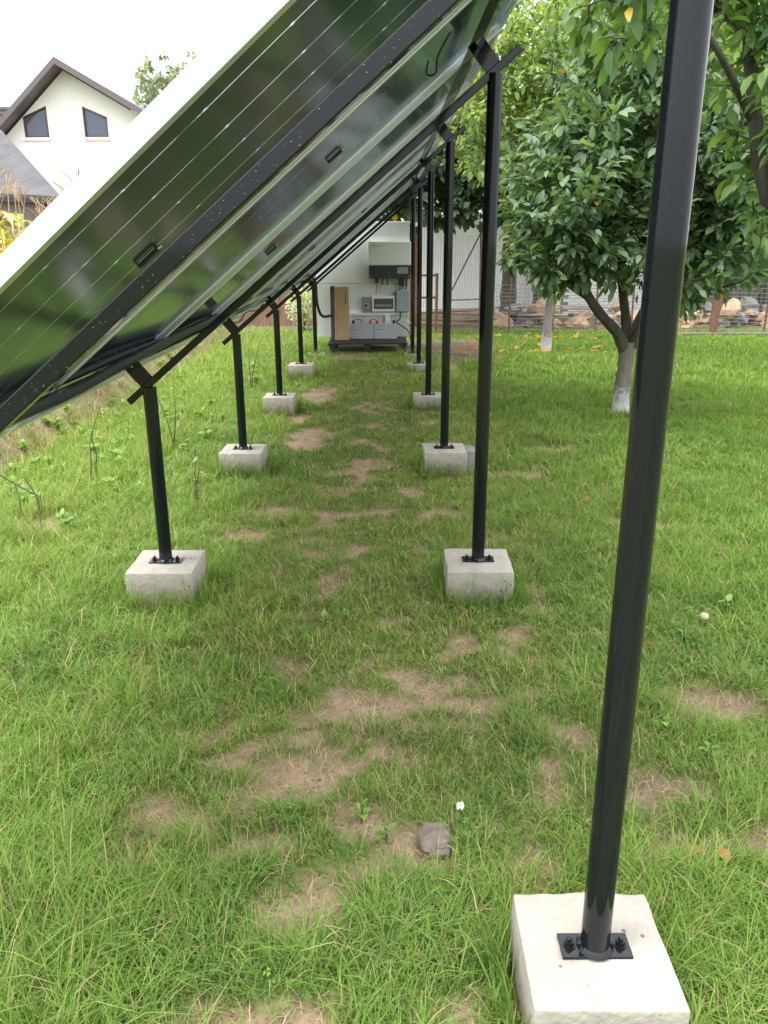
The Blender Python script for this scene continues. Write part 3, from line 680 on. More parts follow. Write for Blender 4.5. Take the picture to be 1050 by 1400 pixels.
# inverter
ix0, ix1, iz0, iz1 = EX(-.215), EX(.42), EZ(1.10), EZ(1.63); zm = iz0+.36*(iz1-iz0)
inv = small('inverter', 'white and black hybrid inverter box hung on the equipment wall', 'inverter', (ix0+ix1)/2, iz0)
sb(inv, MB().box(ix0, ix1, YW-.21, YW-.002, zm, iz1), 'cover', 'white', .012)
sb(inv, MB().box(ix0+.004, ix1-.004, YW-.205, YW-.004, iz0, zm-.002), 'lower_body', 'dark_grey', .012)
ds = sb(inv, MB().box(ix1-.215, ix1-.045, YW-.213, YW-.2055, iz0+.07, zm-.03), 'display_panel', 'mid_grey', .003)
ob = MB().box(ix1-.165, ix1-.095, YW-.2165, YW-.2135, iz0+.095, zm-.06).build('screen', 'screen', ds); ob.location = (0,0,0)
for (xx, zz) in ((ix0+.03, iz1-.02), ((ix0+ix1)/2, iz1-.02), (ix1-.03, iz1-.02), (ix0+.03, iz0+.03), (ix1-.03, iz0+.03), ((ix0+ix1)/2, iz0+.03)):
    sb(inv, MB().tube([(xx, YW-.215, zz), (xx, YW-.2, zz)], .007, 8), 'screw', 'zinc', 0)
lg = MB(); lx, lz = ix0+.075, iz1-.062
lg.tube([(lx+.016*math.cos(t), YW-.2115, lz+.016*math.sin(t)) for t in np.linspace(.4, 5.9, 12)], .003, 5)
for i, wd in enumerate((.014, .012, .014, .02, .012, .012, .012)):
    xx = lx+.03+i*.017; lg.box(xx, xx+wd*.8, YW-.2125, YW-.2095, lz-.007, lz-.003); lg.box(xx, xx+.003, YW-.2125, YW-.2095, lz-.007, lz+.008)
lg.box(lx+.17, lx+.178, YW-.2125, YW-.2095, lz-.003, lz+.006)
sb(inv, lg, 'logo', 'logo', 0)
for xx, rr_, ln in ((ix0+.11, .016, .07), (ix0+.14, .016, .07), (ix0+.215, .013, .10), (ix0+.295, .013, .11), (ix1-.16, .028, .12), (ix1-.12, .024, .12), (ix1-.065, .02, .12)):
    sb(inv, MB().tube([(xx, YW-.1, iz0-ln), (xx, YW-.1, iz0+.01)], [rr_*.8, rr_], 10), 'connector', 'dark_grey', 0, smooth=True)
# boxes under the inverter
fx0, fx1, fz0, fz1 = EX(-.172), EX(.185), EZ(.605), EZ(.842)
fb = small('fuse_box', 'white fuse box with smoked window in the middle of the equipment wall', 'fuse box', (fx0+fx1)/2, fz0)
sb(fb, MB().box(fx0, fx1, YW-.10, YW-.001, fz0, fz1), 'housing', 'white', .008)
win = sb(fb, MB().box(fx0+.03, fx1-.03, YW-.108, YW-.1005, fz0+.04, fz1-.045), 'window', 'smoked', .004)
brk = MB()
for i in range(9): brk.box(fx0+.055+i*.029, fx0+.079+i*.029, YW-.1095, YW-.1082, fz0+.075, fz0+.115)
brk.build('breaker_row', 'mid_grey', win)
gx0, gx1, gz0, gz1 = EX(.20), EX(.405), EZ(.605), EZ(.93)
gb = small('junction_cabinet', 'blue-grey electrical cabinet at the right of the white fuse box', 'cabinet', (gx0+gx1)/2, gz0)
sb(gb, MB().box(gx0, gx1, YW-.15, YW-.001, gz0, gz1), 'housing', 'blue_grey', .008)
sb(gb, MB().box(gx0+.006, gx1-.006, YW-.160, YW-.152, gz0+.006, gz1-.006), 'lid', 'blue_grey', .006)
sb(gb, MB().tube([(gx0-.05, YW-.06, gz1-.06), (gx0+.005, YW-.06, gz1-.06)], .022, 12), 'cable_gland', 'blue_grey', 0, smooth=True)
swx0, swx1, sz0, sz1 = EX(-.325), EX(-.195), EZ(.605), EZ(.825)
sw = small('isolator_switch', 'small grey isolator switch box with black knob left of the fuse box', 'switch', (swx0+swx1)/2, sz0)
sb(sw, MB().box(swx0, swx1, YW-.085, YW-.001, sz0, sz1), 'housing', 'mid_grey', .006)
kp = sb(sw, MB().box(swx0+.025, swx1-.035, YW-.091, YW-.0855, sz0+.06, sz0+.135), 'plate', 'battery', .003)
MB().tube([((swx0+swx1)/2-.005, YW-.115, sz0+.097), ((swx0+swx1)/2-.005, YW-.0912, sz0+.097)], .022, 14).build('knob', 'black_plastic', kp, smooth=True)
# batteries
YB = 13.05
for i, (a, b) in enumerate(((-.52, -.155), (-.145, .215))):
    bx0, bx1 = EX(a, YB), EX(b, YB); h_ = .235
    bt = small('battery', ('left grey battery, half hidden behind the cardboard box' if i == 0 else 'right grey battery standing on the pallet, clear of the cardboard box'), 'battery', (bx0+bx1)/2, .15, YB)
    bt['group'] = 'batteries on the pallet'
    sb(bt, MB().box(bx0, bx1, YB, YB+.17, .152, .152+h_-.03), 'case', 'battery', .006)
    sb(bt, MB().box(bx0+.003, bx1-.003, YB+.003, YB+.167, .152+h_-.029, .152+h_), 'lid', 'battery', .006)
    lg = MB(); lz = .152+h_*.62; lx = bx0+.045
    lg.tube([(lx+.010*math.cos(t), YB-.0005, lz+.010*math.sin(t)) for t in np.linspace(0, 6.28, 10)], .0025, 5)
    for q in range(6): lg.box(lx+.018+q*.013, lx+.028+q*.013, YB-.0015, YB+.002, lz-.006, lz+.006 if q % 2 else lz+.002)
    sb(bt, lg, 'logo', 'logo', 0)
    for side, col in ((0, 'black_plastic'), (1, 'red')):
        if i == 1: side = 1-side
        tx_ = bx0+.05 if side == 0 else bx1-.05
        sb(bt, MB().box(tx_-.02, tx_+.02, YB+.03, YB+.08, .1525+h_, .1525+h_+.05), 'terminal_cap', col, .004)
# cardboard box leaning on the wall
YC = 12.86
cb = small('cardboard_box', 'tall brown cardboard box with a dark side leaning against the equipment wall', 'box', EX(-.68, YC), .15, YC)
cx0, cx1, cz1 = EX(-.76, YC), EX(-.535, YC), EZ(.965, YC)
sb(cb, MB().box(cx0, cx1, YC, YC+.22, .152, cz1), 'carton', 'cardboard', .008)
sb(cb, MB().box(cx0-.062, cx0-.001, YC+.004, YC+.22, .152, cz1+.012), 'side_face', 'cardboard_side', .012)
m = MB(); m.box(cx1-.055, cx1-.045, YC-.002, YC+.001, cz1-.25, cz1-.07); m.box(cx0+.02, cx0+.026, YC-.002, YC+.001, .26, .36); m.box(cx1-.10, cx1-.03, YC-.002, YC+.001, .21, .213); m.box(cx1-.10, cx1-.03, YC-.002, YC+.001, .30, .303)
for q in range(7):
    t0, t1 = .9+q*.5, .9+(q+1)*.5; c_x, c_z = (cx0+cx1)/2-.005, .55
    a = (c_x+.075*math.cos(t0), YC-.001, c_z+.12*math.sin(t0)); b = (c_x+.075*math.cos(t1), YC-.001, c_z+.12*math.sin(t1)); m.bar(a, b, .003, .003)
sb(cb, m, 'printed_mark', 'print', 0)
# loose cables on the wall
cable('red_cable', 'thin red cable from the inverter down to the fuse box', [(ix0+.115, YW-.1, iz0-.06), (ix0+.12, YW-.09, iz0-.15), (ix0+.105, YW-.06, fz1)], .006, 'red')
cable('white_cable', 'thin white cable from the inverter to the fuse box, left one', [(ix0+.215, YW-.1, iz0-.09), (ix0+.22, YW-.09, iz0-.16), (ix0+.2, YW-.06, fz1)], .006, 'white')
cable('white_cable', 'thin white cable from the inverter to the fuse box, right one', [(ix0+.295, YW-.1, iz0-.1), (ix0+.285, YW-.09, iz0-.17), (ix0+.28, YW-.06, fz1)], .006, 'white')
cable('black_cable', 'black cable from the inverter down into the blue-grey cabinet', [(ix1-.06, YW-.1, iz0-.11), (ix1-.07, YW-.09, iz0-.16), (ix1-.075, YW-.08, gz1)], .01, 'black_plastic')
cable('black_cable', 'black cable looping from the cabinet over the top of the fuse box', [(ix1-.09, YW-.1, iz0-.11), (ix1-.17, YW-.07, iz0-.17), (gx0-.03, YW-.06, gz1-.06)], .008, 'black_plastic')
cable('black_cable', 'black cable running from under the cabinet across the wall down to the pallet', [(gx0+.07, YW-.08, gz0), (gx0+.06, YW-.09, gz0-.12), (gx0-.0, YW-.08, EZ(.45)), (gx0+.1, YW-.1, EZ(.38)), (gx0+.2, YW-.2, .25), (EX(.44), YW-.35, .08), (EX(.5), YW-.4, .03)], .009, 'black_plastic')
cable('black_cable', 'thin black loop of cable above the left battery', [(EX(-.48), YW-.06, EZ(.45)), (EX(-.42), YW-.05, EZ(.48)), (EX(-.33), YW-.05, EZ(.47)), (EX(-.36), YW-.05, EZ(.43)), (EX(-.47), YW-.06, EZ(.43))], .006, 'black_plastic')
cable('red_cable', 'red jumper cable linking the two batteries', [(EX(-.21, YB), YB+.05, .42), (EX(-.18, YB), YB+.03, .45), (EX(-.13, YB), YB+.03, .45), (EX(-.10, YB), YB+.05, .42)], .008, 'red')
pg = thing('metal_stand', 'thin pale metal leg leaning beside the right edge of the pallet', 'stand', (.45, 13.2, 0))
sb(pg, MB().tube([(.47, 13.2, 0.0), (.46, 13.25, .36)], .01, 8), 'leg', 'zinc', 0)
sb(pg, MB().tube([(.46, 13.25, .36), (.38, 13.3, .42)], .008, 8), 'arm', 'zinc', 0)

# ------------------------------------------------------------------ leaves and trees
def leaf_template(kind):
    if kind == 'fine':
        v = np.array([(0,0,0),(.3,.36,.05),(.3,0,-.02),(.3,-.36,.05),(.68,.30,.02),(.68,0,-.05),(.68,-.30,.02),(1,0,-.16)])
        f = np.array([(0,2,1),(0,3,2),(1,2,5),(1,5,4),(2,3,6),(2,6,5),(4,5,7),(5,6,7)])
    elif kind == 'lobed':
        ang = np.linspace(-2.7, 2.7, 15); rad = np.array([.35,.5,.38,.62,.8,.5,.85,1.0,.85,.5,.8,.62,.38,.5,.35])*.62
        v = np.concatenate([[(0,0,0)], np.stack([.25+rad*np.cos(ang), rad*np.sin(ang), -.12*(rad**2)*2], 1)])
        f = np.array([(0,i,i+1) for i in range(1,15)])
    else:
        v = np.array([(0,0,0),(.45,.38,.04),(.45,-.38,.04),(1,0,-.12)]); f = np.array([(0,2,1),(1,2,3)])
    return v, f
def leaves_mesh(name, pos, direc, nrm, size, wid, cols, kind):
    tv, tf = leaf_template(kind); n = len(pos)
    d = direc/np.linalg.norm(direc, axis=1, keepdims=True)
    s = np.cross(nrm, d); s /= (np.linalg.norm(s, axis=1, keepdims=True)+1e-9); u = np.cross(d, s)
    L = size[:, None, None]
    P = pos[:, None, :] + L*(d[:, None, :]*tv[None, :, 0:1] + s[:, None, :]*tv[None, :, 1:2]*wid + u[:, None, :]*tv[None, :, 2:3])
    Fc = (np.arange(n)*len(tv))[:, None, None] + tf[None]
    return npmesh(name, P.reshape(-1, 3), Fc.reshape(-1, 3), np.repeat(cols, len(tv), 0))
def pal_cols(n, pal, r):
    pal = np.array(pal); i = r.integers(0, len(pal), n); j = r.integers(0, len(pal), n); t = r.random(n)[:, None]
    return (pal[i]*(1-t)+pal[j]*t)*(0.85+.6*r.random(n)[:, None])
def wiggle(a, b, r, amt, n=6, sag=0.0):
    a = np.array(a, float); b = np.array(b, float); L = np.linalg.norm(b-a); out = []
    off = r.normal(0, amt*L, 3)
    for i in range(n):
        t = i/(n-1); out.append(a+(b-a)*t+off*math.sin(math.pi*t)+np.array([0,0,sag*L*math.sin(math.pi*t)])+ (r.normal(0, .012*L, 3) if 0 < i < n-1 else 0))
    return out
def tree(name, label, limbs, ells, ntwig, leaf, wid, lpt, pal, seed, bark='bark', lime=0.0, tbark=None, kind='fine', spread=.10, droop=.35, cat='tree', group=None, shell=.45, upright=0.0, yellow=0.0, twig_r=.006):
    r = np.random.default_rng(seed)
    base = limbs[0][0][0]
    t = thing(name, label, cat, base, group=group)
    inv_ = -Vector(base)
    skel = []
    for i, (pts, rads) in enumerate(limbs):
        path = spline(pts, 5); k = len(path); rr_ = np.interp(np.linspace(0, 1, k), np.linspace(0, 1, len(rads)), rads)
        rr_ = [q*(1+.10*r.normal()*.6) for q in rr_]
        m = MB()
        if i == 0 and lime > 0:
            zc = base[2]+lime; lo = [j for j in range(k) if path[j].z <= zc+.02]; c = lo[-1]
            lm_ = MB().tube(path[:c+1], rr_[:c+1], 12); hi = path[c:]; m.tube(hi, [rr_[c]*1.0]+rr_[c+1:], 12)
            o = m.build('trunk', tbark or bark, t, smooth=True); o.location = inv_
            o2 = lm_.build('limewashed_base', 'lime', t, smooth=True); o2.location = inv_
        else:
            m.tube(path, rr_, 12 if i == 0 else 8); o = m.build('trunk' if i == 0 else 'limb', bark, t, smooth=True); o.location = inv_
        skel += [np.array(p) for p in path[(k//2 if i == 0 else 1):]]
    skel = np.array(skel); tw = MB(); LP = []; LD = []
    wts = np.array([e[1][0]*e[1][1]*e[1][2] for e in ells]); wts = wts/wts.sum()
    tg = []
    for _ in range(ntwig):
        e = ells[r.choice(len(ells), p=wts)]; v = r.normal(0, 1, 3); v /= np.linalg.norm(v); v *= (shell+(1-shell)*r.random())
        tg.append(np.array(e[0])+v*np.array(e[1]))
    tg.sort(key=lambda q: min(np.linalg.norm(skel-q, axis=1)))
    nodes = [skel]; 
    for q in tg:
        allp = np.concatenate(nodes); dd = np.linalg.norm(allp-q, axis=1) + .6*np.clip(allp[:, 2]-q[2]+.1, 0, 9)
        s_ = allp[np.argmin(dd)]
        if np.linalg.norm(s_-q) < .03: continue
        path = wiggle(s_, q, r, .08, 6, .06); L = np.linalg.norm(q-s_)
        path = [p + np.array([0, 0, upright*L*(i/5)**2]) for i, p in enumerate(path)]
        tw.tube(path, list(np.linspace(min(.018, twig_r+.006*L), .0022, 6)), 4, cap=False)
        pa = np.array(path); nodes.append(pa[2:5])
        kk = max(4, int(lpt*(.6+.5*min(L, 1.2))))
        ts = r.uniform(.25 if L < .8 else .45, 1.05, kk)*5; i0 = np.clip(ts.astype(int), 0, 4); fr = (ts-i0)[:, None]
        P = pa[i0]*(1-fr)+pa[i0+1]*fr; ax = pa[i0+1]-pa[i0]; ax /= (np.linalg.norm(ax, axis=1, keepdims=True)+1e-9)
        side = r.normal(0, 1, (kk, 3)); side -= ax*np.sum(side*ax, 1, keepdims=True); side /= np.linalg.norm(side, axis=1, keepdims=True)
        LP.append(P+side*spread*np.abs(r.normal(0, .6, (kk, 1)))); LD.append(ax*.55+side*.8+np.array([0, 0, -droop])+r.normal(0, .15, (kk, 3)))
    o = tw.build('twigs', 'twig' if bark != 'bark' else 'bark', t); o.location = inv_; stuff(o)
    P = np.concatenate(LP); D = np.concatenate(LD); n = len(P)
    N = np.tile(np.array([0, 0, 1.0]), (n, 1))+r.normal(0, .45, (n, 3))
    C = pal_cols(n, pal, r)
    if yellow: C = np.where((r.random(n) < yellow)[:, None], np.array([.55, .36, .04])*(.6+.6*r.random((n, 1))), C)
    me = leaves_mesh('foliage', P, D, N, leaf*(.6+.65*r.random(n)), wid, C, kind)
    o = link('foliage', me, 'leaf', t); o.location = inv_; stuff(o)
    print(name, 'leaves', n)
    return t
DG = [(.11,.185,.105),(.14,.225,.125),(.19,.275,.165),(.085,.15,.08)]
MG = [(.15,.25,.08),(.11,.195,.07),(.19,.29,.10)]
YG = [(.28,.37,.11),(.22,.32,.10),(.33,.41,.16),(.17,.27,.09)]
# fruit tree with a limewashed trunk
tree('fruit_tree', 'low leafy fruit tree with forked limbs and a limewashed trunk base, mid right',
 [([(2.29,7.63,-.05),(2.29,7.64,.25),(2.30,7.64,.5),(2.31,7.66,.70)],[.092,.076,.072,.075]),
  ([(2.29,7.65,.62),(2.18,7.6,.80),(1.95,7.5,1.02),(1.78,7.5,1.3),(1.6,7.45,1.9)],[.062,.055,.05,.04,.018]),
  ([(2.31,7.66,.66),(2.30,7.75,.9),(2.25,7.85,1.3),(2.2,7.9,2.0),(2.15,7.9,2.9)],[.055,.048,.045,.035,.012]),
  ([(2.33,7.66,.66),(2.45,7.6,.86),(2.6,7.5,1.2),(2.85,7.4,1.7),(3.1,7.3,2.2)],[.06,.052,.045,.035,.012]),
  ([(2.32,7.68,.7),(2.5,7.9,.95),(2.8,8.1,1.4),(3.0,8.2,2.1)],[.05,.045,.035,.012]),
  ([(1.9,7.5,1.1),(1.5,7.7,1.4),(1.25,7.8,1.75)],[.035,.025,.01])],
 [((1.75,7.6,2.1),(.75,.8,.75)),((2.5,7.7,2.3),(.95,.9,.85)),((3.0,7.5,1.75),(.62,.7,.6)),((1.55,7.5,1.5),(.5,.55,.38)),((2.2,7.3,1.6),(.5,.5,.4)),((2.2,7.7,3.1),(.8,.7,.5)),((2.75,7.15,1.25),(.3,.35,.28))],
 950, .108, .66, 30, DG+[(.13,.23,.08),(.19,.27,.15)], 11, lime=.34, tbark='bark_light', spread=.10, yellow=.002)
# young tree behind it, its light crown rising above
tree('young_tree', 'slim tree with pale limewashed trunk among fallen leaves and a light yellow-green crown',
 [([(2.5,12.43,-.05),(2.5,12.43,.4),(2.53,12.45,.8),(2.5,12.45,1.3),(2.4,12.4,2.2),(2.35,12.4,3.4),(2.3,12.4,4.6)],[.085,.072,.068,.06,.05,.035,.012]),
  ([(2.53,12.45,.9),(2.2,12.4,1.3),(1.9,12.4,1.8)],[.03,.022,.01]),([(2.5,12.45,1.3),(2.9,12.4,2.0),(3.3,12.3,3.2),(3.5,12.2,4.4)],[.04,.032,.025,.01]),
  ([(2.45,12.45,1.6),(1.9,12.2,2.4),(1.6,12.1,3.4),(1.5,12.1,4.8)],[.045,.035,.025,.01]),([(2.4,12.4,2.4),(1.6,12.8,3.2),(1.1,12.9,4.2)],[.035,.025,.01])],
 [((2.2,12.4,1.7),(.7,.7,.6)),((2.8,12.5,1.9),(.8,.7,.6)),((1.6,12.2,3.6),(.95,.9,1.3)),((2.7,12.2,3.9),(1.2,1.0,1.3)),((1.2,12.4,3.0),(.45,.6,.6))], 640, .105, .66, 24, YG+MG[:1], 12, bark='bark_light', lime=.36, spread=.12, yellow=.012, upright=.1, shell=.25)
# light yellow-green pear trees behind
def upright_tree(bx, by, h_, rad, seed, label, nt_, leaf, pal, lo, yl=0.01, nm='pear_tree'):
    r = np.random.default_rng(seed)
    limbs = [([(bx,by,-.05),(bx+.03,by,.8),(bx,by,lo)],[.11,.09,.08])]
    for q in range(6):
        a = q*1.05+r.uniform(0, .5); dx, dy = math.cos(a)*rad*.45, math.sin(a)*rad*.45
        limbs.append(([(bx,by,lo-.15),(bx+dx*.5,by+dy*.5,lo+.4),(bx+dx,by+dy,lo+(h_-lo)*.55),(bx+dx*1.15,by+dy*1.15,h_*.95)],[.05,.04,.025,.008]))
    ells = [((bx, by, (lo+h_)/2+.1),(rad, rad, (h_-lo)/2+.1)),((bx+rad*.35, by-.2, lo+(h_-lo)*.4),(rad*.7, rad*.7, (h_-lo)*.35)),((bx-rad*.4, by, lo+(h_-lo)*.55),(rad*.6, rad*.6, (h_-lo)*.35))]
    return tree(nm, label, limbs, ells, nt_, leaf, .62, 24, pal, seed, spread=.12, upright=.12, yellow=yl, shell=.3)
upright_tree(3.6, 10.8, 5.2, 1.35, 22, 'mid green pear tree behind the fruit tree on its right side', 380, .105, YG+MG, 2.1, .006)
upright_tree(.3, 18.6, 6.8, 2.2, 23, 'pale autumn tree far behind the tall poles', 380, .15, YG, 2.6, .06, 'garden_tree')
upright_tree(6.3, 17.2, 6.5, 2.0, 24, 'tall green tree behind the fence beside the leaning rusty post', 380, .14, MG+YG[:1], 2.0, .01, 'garden_tree')
upright_tree(3.6, 19.5, 8, 2.4, 25, 'big green tree in the background beyond the fence', 380, .2, MG+YG, 2.6, .01, 'garden_tree')
upright_tree(8.5, 18.5, 7.5, 2.3, 26, 'broad background tree beyond the dark shed', 320, .2, MG+DG, 2.4, .01, 'garden_tree')
# big leaved cherry at the right edge
tree('cherry_tree', 'large leaved cherry tree leaning in from the right edge with a dark bare stem',
 [([(3.75,6.3,-.05),(3.55,6.25,.6),(3.1,6.1,1.2),(2.66,6.0,1.96),(2.50,6.0,2.55),(2.38,6.0,3.1),(2.3,6.0,3.8)],[.1,.08,.065,.052,.046,.04,.02]),
  ([(2.7,6.0,1.7),(3.1,5.8,2.1),(3.4,5.7,2.7)],[.035,.025,.012]),([(2.5,6.0,2.4),(2.0,5.5,2.75),(1.5,5.1,2.95),(1.1,4.9,3.0)],[.028,.02,.014,.006]),
  ([(2.42,6,2.9),(2.0,6.1,3.2),(1.5,6.1,3.5)],[.025,.018,.008]),([(2.6,6.0,2.1),(2.95,5.6,2.3),(3.1,5.2,2.6)],[.028,.02,.008])],
 [((2.9,5.8,2.4),(.75,.7,.65)),((2.5,5.9,3.1),(.8,.8,.6)),((1.45,5.1,2.95),(.6,.45,.36)),((2.75,5.7,1.75),(.5,.5,.3)),((1.9,5.8,3.35),(.7,.6,.4))],
 300, .125, .62, 15, [(.12,.22,.055),(.085,.17,.05),(.17,.27,.07),(.10,.19,.075)], 31, spread=.10, droop=.75, yellow=.006, shell=.25)
# dark vine-like tree over the far end
tree('walnut_tree', 'thick dark trunked tree with heavy dark foliage behind the far poles',
 [([(2.7,17.84,-.05),(2.7,17.8,.5),(2.7,17.8,1.2),(2.65,17.6,2.2)],[.20,.175,.165,.14]),
  ([(2.66,17.7,1.8),(2.0,16.8,2.6),(1.3,15.6,3.0),(.7,14.9,2.9)],[.09,.07,.05,.02]),([(2.66,17.7,2.0),(3.2,17.3,3.0),(3.8,17,4.0)],[.08,.05,.02]),([(1.6,16.1,2.85),(1.5,15,2.5),(1.35,14.4,2.1)],[.045,.03,.01])],
 [((.6,14.8,2.75),(.95,.6,.8)),((.2,15.3,3.0),(.9,.6,.9)),((1.55,14.5,2.45),(.5,.5,.75)),((1.6,15.6,3.4),(1.2,1.2,.8)),((3,17.4,3.4),(1.3,1.2,1.2)),((2.35,16.8,2.2),(.45,.5,.45))],
 760, .17, .9, 20, [(.03,.06,.03),(.04,.08,.035),(.06,.105,.045)], 41, kind='lobed', spread=.14, droop=.9, yellow=.004, shell=.2)
tree('dense_tree', 'dense dark leaved tree directly behind the equipment wall',
 [([(.55,16.9,-.05),(.55,16.9,.8),(.5,16.8,1.8),(.5,16.7,2.8)],[.11,.09,.08,.05]),([(.5,16.8,1.7),(1.2,16.5,2.4),(1.7,16.2,3.0)],[.05,.035,.015]),([(.5,16.8,1.8),(-.2,16.5,2.5),(-.6,16.3,3.2)],[.05,.035,.015]),([(.5,16.8,2.2),(.6,16.0,2.8),(.7,15.6,3.4)],[.05,.035,.015])],
 [((.7,16.3,3.0),(1.5,.8,1.05)),((1.3,16.0,2.3),(.6,.5,.55)),((.1,16.3,2.5),(.6,.5,.6)),((-.4,16.1,2.4),(.8,.5,.75)),((1.0,16.2,3.9),(1.5,.9,.7))], 620, .16, .75, 26, [(.05,.09,.045),(.065,.115,.05),(.085,.14,.06)], 43, spread=.13, droop=.6, shell=.15)
# far tree beside the house, haze painted into its pale greyish leaf colours
upright_tree(-11.9, 50, 12.2, 2.6, 51, 'distant thin tree with haze-paled grey-green leaves rising beside the white house', 260, .34, [(.24,.30,.24),(.30,.35,.29),(.2,.26,.2)], 5.0, 0, 'distant_tree')

# fruit hanging in the fruit tree, fallen fruit
def sphere(name, loc, r_, m, label, cat, sq=(1,1,1)):
    import bmesh
    bm = bmesh.new(); bmesh.ops.create_uvsphere(bm, u_segments=14, v_segments=9, radius=r_)
    for v in bm.verts:
        k_ = 1-.12*math.exp(-(v.co.x**2+v.co.y**2)/(r_*r_*.08)); v.co = Vector((v.co.x*sq[0], v.co.y*sq[1], v.co.z*sq[2]*k_))
    me = bpy.data.meshes.new(name); bm.to_mesh(me); bm.free(); o = link(name, me, m, smooth=True, loc=loc); return tag(o, label, cat)
sphere('quince', (1.97, 7.42, 1.36), .034, 'fruit', 'single yellow-green fruit hanging by the left limb of the fruit tree', 'fruit', (1, 1, 1.1))
sphere('fallen_apple', (1.40, 3.17, gz(1.40, 3.17)+.035), .021, 'cream', 'pale round fallen fruit lying in the grass right of the near pole', 'fruit', (1, 1, .85))

# ------------------------------------------------------------------ fallen leaves, weeds, rock, paper scrap
r = np.random.default_rng(5)
lt = []
for kind in range(3):
    tv, tf = leaf_template('fine'); tv = tv.copy(); tv[:, 2] += .25*(tv[:, 0]-.5)**2*(1 if kind else -1) + .2*tv[:, 1]**2*(kind-1)
    c = [(.55,.33,.04),(.42,.20,.07),(.60,.40,.12)][kind]
    me = npmesh('fallen_leaf', tv, tf, np.tile(np.array(c), (len(tv), 1))); me.materials.append(M['leaf']); lt.append(me)
def fallen(x, y, s, kind, label, group):
    o = bpy.data.objects.new('fallen_leaf', lt[kind]); COL.objects.link(o)
    o.location = (x, y, float(gz(x, y))+.05+r.uniform(0, .02)); o.scale = (s, s, s); o.rotation_euler = (r.normal(0, .3), r.normal(0, .3), r.uniform(0, 6.28))
    tag(o, label, 'leaf', group)
for q in range(46):
    x, y = r.normal(2.55, .75), r.uniform(11.6, 14.9)
    if 1.4 < x < 4.6: fallen(x, y, r.uniform(.10, .19), int(r.choice([0, 0, 2, 1])), 'yellow fallen leaf in the grass around the slim young tree', 'fallen leaves around the young tree')
for q in range(14): fallen(r.uniform(.9, 2.0), r.uniform(11.5, 15), r.uniform(.10, .16), 1, 'brown fallen leaf on the dark bare earth right of the pallet', 'fallen leaves on the dark earth')
for x, y in ((.80,1.74),(.90,1.74),(1.05,2.9),(1.95,6.0),(1.3,4.9),(1.6,5.6),(.82,2.46),(2.2,4.2),(1.8,6.6)):
    fallen(x, y, r.uniform(.04, .07), 1, 'small brown dead leaf lying on the lawn right of the tall poles', 'dead leaves on the lawn')
fallen(.31, 3.42, .04, 1, 'small brown leaf lying on the second tall pole\'s concrete block', None) if False else None
def rosette(x, y, n, L, wdt, pal, el, label, name='broadleaf_weed', stem=0.0):
    rr_ = np.random.default_rng(int(abs(x*1000)+abs(y*100)))
    az = rr_.uniform(0, 6.28, n); e = rr_.normal(el, .25, n)
    D = np.stack([np.cos(az)*np.cos(e), np.sin(az)*np.cos(e), np.sin(e)], 1); z0 = float(gz(x, y))
    P = np.zeros((n, 3)); P[:, 2] = rr_.uniform(.01, .03+stem, n)
    N = np.tile(np.array([0,0,1.]), (n, 1))+rr_.normal(0, .2, (n, 3))
    me = leaves_mesh('leaves', P, D, N, L*(.6+.6*rr_.random(n)), wdt, pal_cols(n, pal, rr_), 'fine')
    t = thing(name, label, 'weed', (x, y, z0), group=label)
    link('leaves', me, 'leaf', t)
    MB().tube([(0, 0, -.02), (.004, 0, .02+stem*.5), (0, .004, .035+stem)], .003, 6).build('stem', 'twig', t)
WP = [(.18,.32,.06),(.24,.38,.08),(.14,.27,.06)]
for x, y in ((-.07,1.92),(.0,1.84),(-.17,3.2),(-.26,3.16),(.1,3.9),(-.05,4.3),(1.05,2.2),(1.2,2.05),(1.25,3.0),(1.55,3.3),(1.05,3.05),(.95,2.35),(1.2,1.98)):
    rosette(x, y, 8, .042, .75, WP, .45, 'small broad-leaved weed growing in the thin lawn', stem=.02)
for q in range(120):
    x, y = r.uniform(-3.0, -1.5), r.uniform(4.4, 11)
    rosette(x, y, 26, r.uniform(.035, .075), .6, WP+[(.22,.33,.09)], .5, 'leafy green weed among the grass along the bank at the left', stem=r.uniform(.015, .06))
# dry stems along the bank
def sapling(x, y, stems, label):
    t = thing('bare_sapling', label, 'sapling', (x, y, float(gz(x, y)))); rr_ = np.random.default_rng(int(abs(x*77+y*131)))
    for (dx, dy, h_) in stems:
        p = wiggle((0, 0, -.02), (dx, dy, h_), rr_, .06, 6); MB().tube(p, list(np.linspace(.006, .002, 6)), 6).build('stem', 'twig', t, smooth=True)
    n = 12; P = np.array([np.array(stems[0])*rr_.uniform(.4, 1)+rr_.normal(0, .02, 3) for _ in range(n)])
    me = leaves_mesh('leaves', P, rr_.normal(0, 1, (n, 3)), np.tile(np.array([0,0,1.]), (n, 1)), np.full(n, .05), .6, pal_cols(n, [(.2,.28,.1),(.28,.3,.12)], rr_), 'fine'); link('leaves', me, 'leaf', t)
sapling(-2.05, 4.5, [(-.07,.02,.32),(-.13,.03,.27),(-.02,.1,.2)], 'bare twiggy sapling stub in a dry patch at the far left')
sapling(-1.98, 5.3, [(.05,.1,.55),(.0,.0,.4)], 'thin dark upright sapling left of the short post')
sapling(-1.72, 6.4, [(-.22,.1,.62),(.02,.1,.6),(.03,.0,.3)], 'reddish forked sapling just left of the short post')
sapling(-1.55, 9.3, [(.0,.1,.7),(.15,.0,.55)], 'leafy thin sapling behind the second short post')
sapling(-1.2, 4.9, [(.0,.05,.36),(.03,.0,.25)], 'short sapling with small leaves between the first and second short posts')
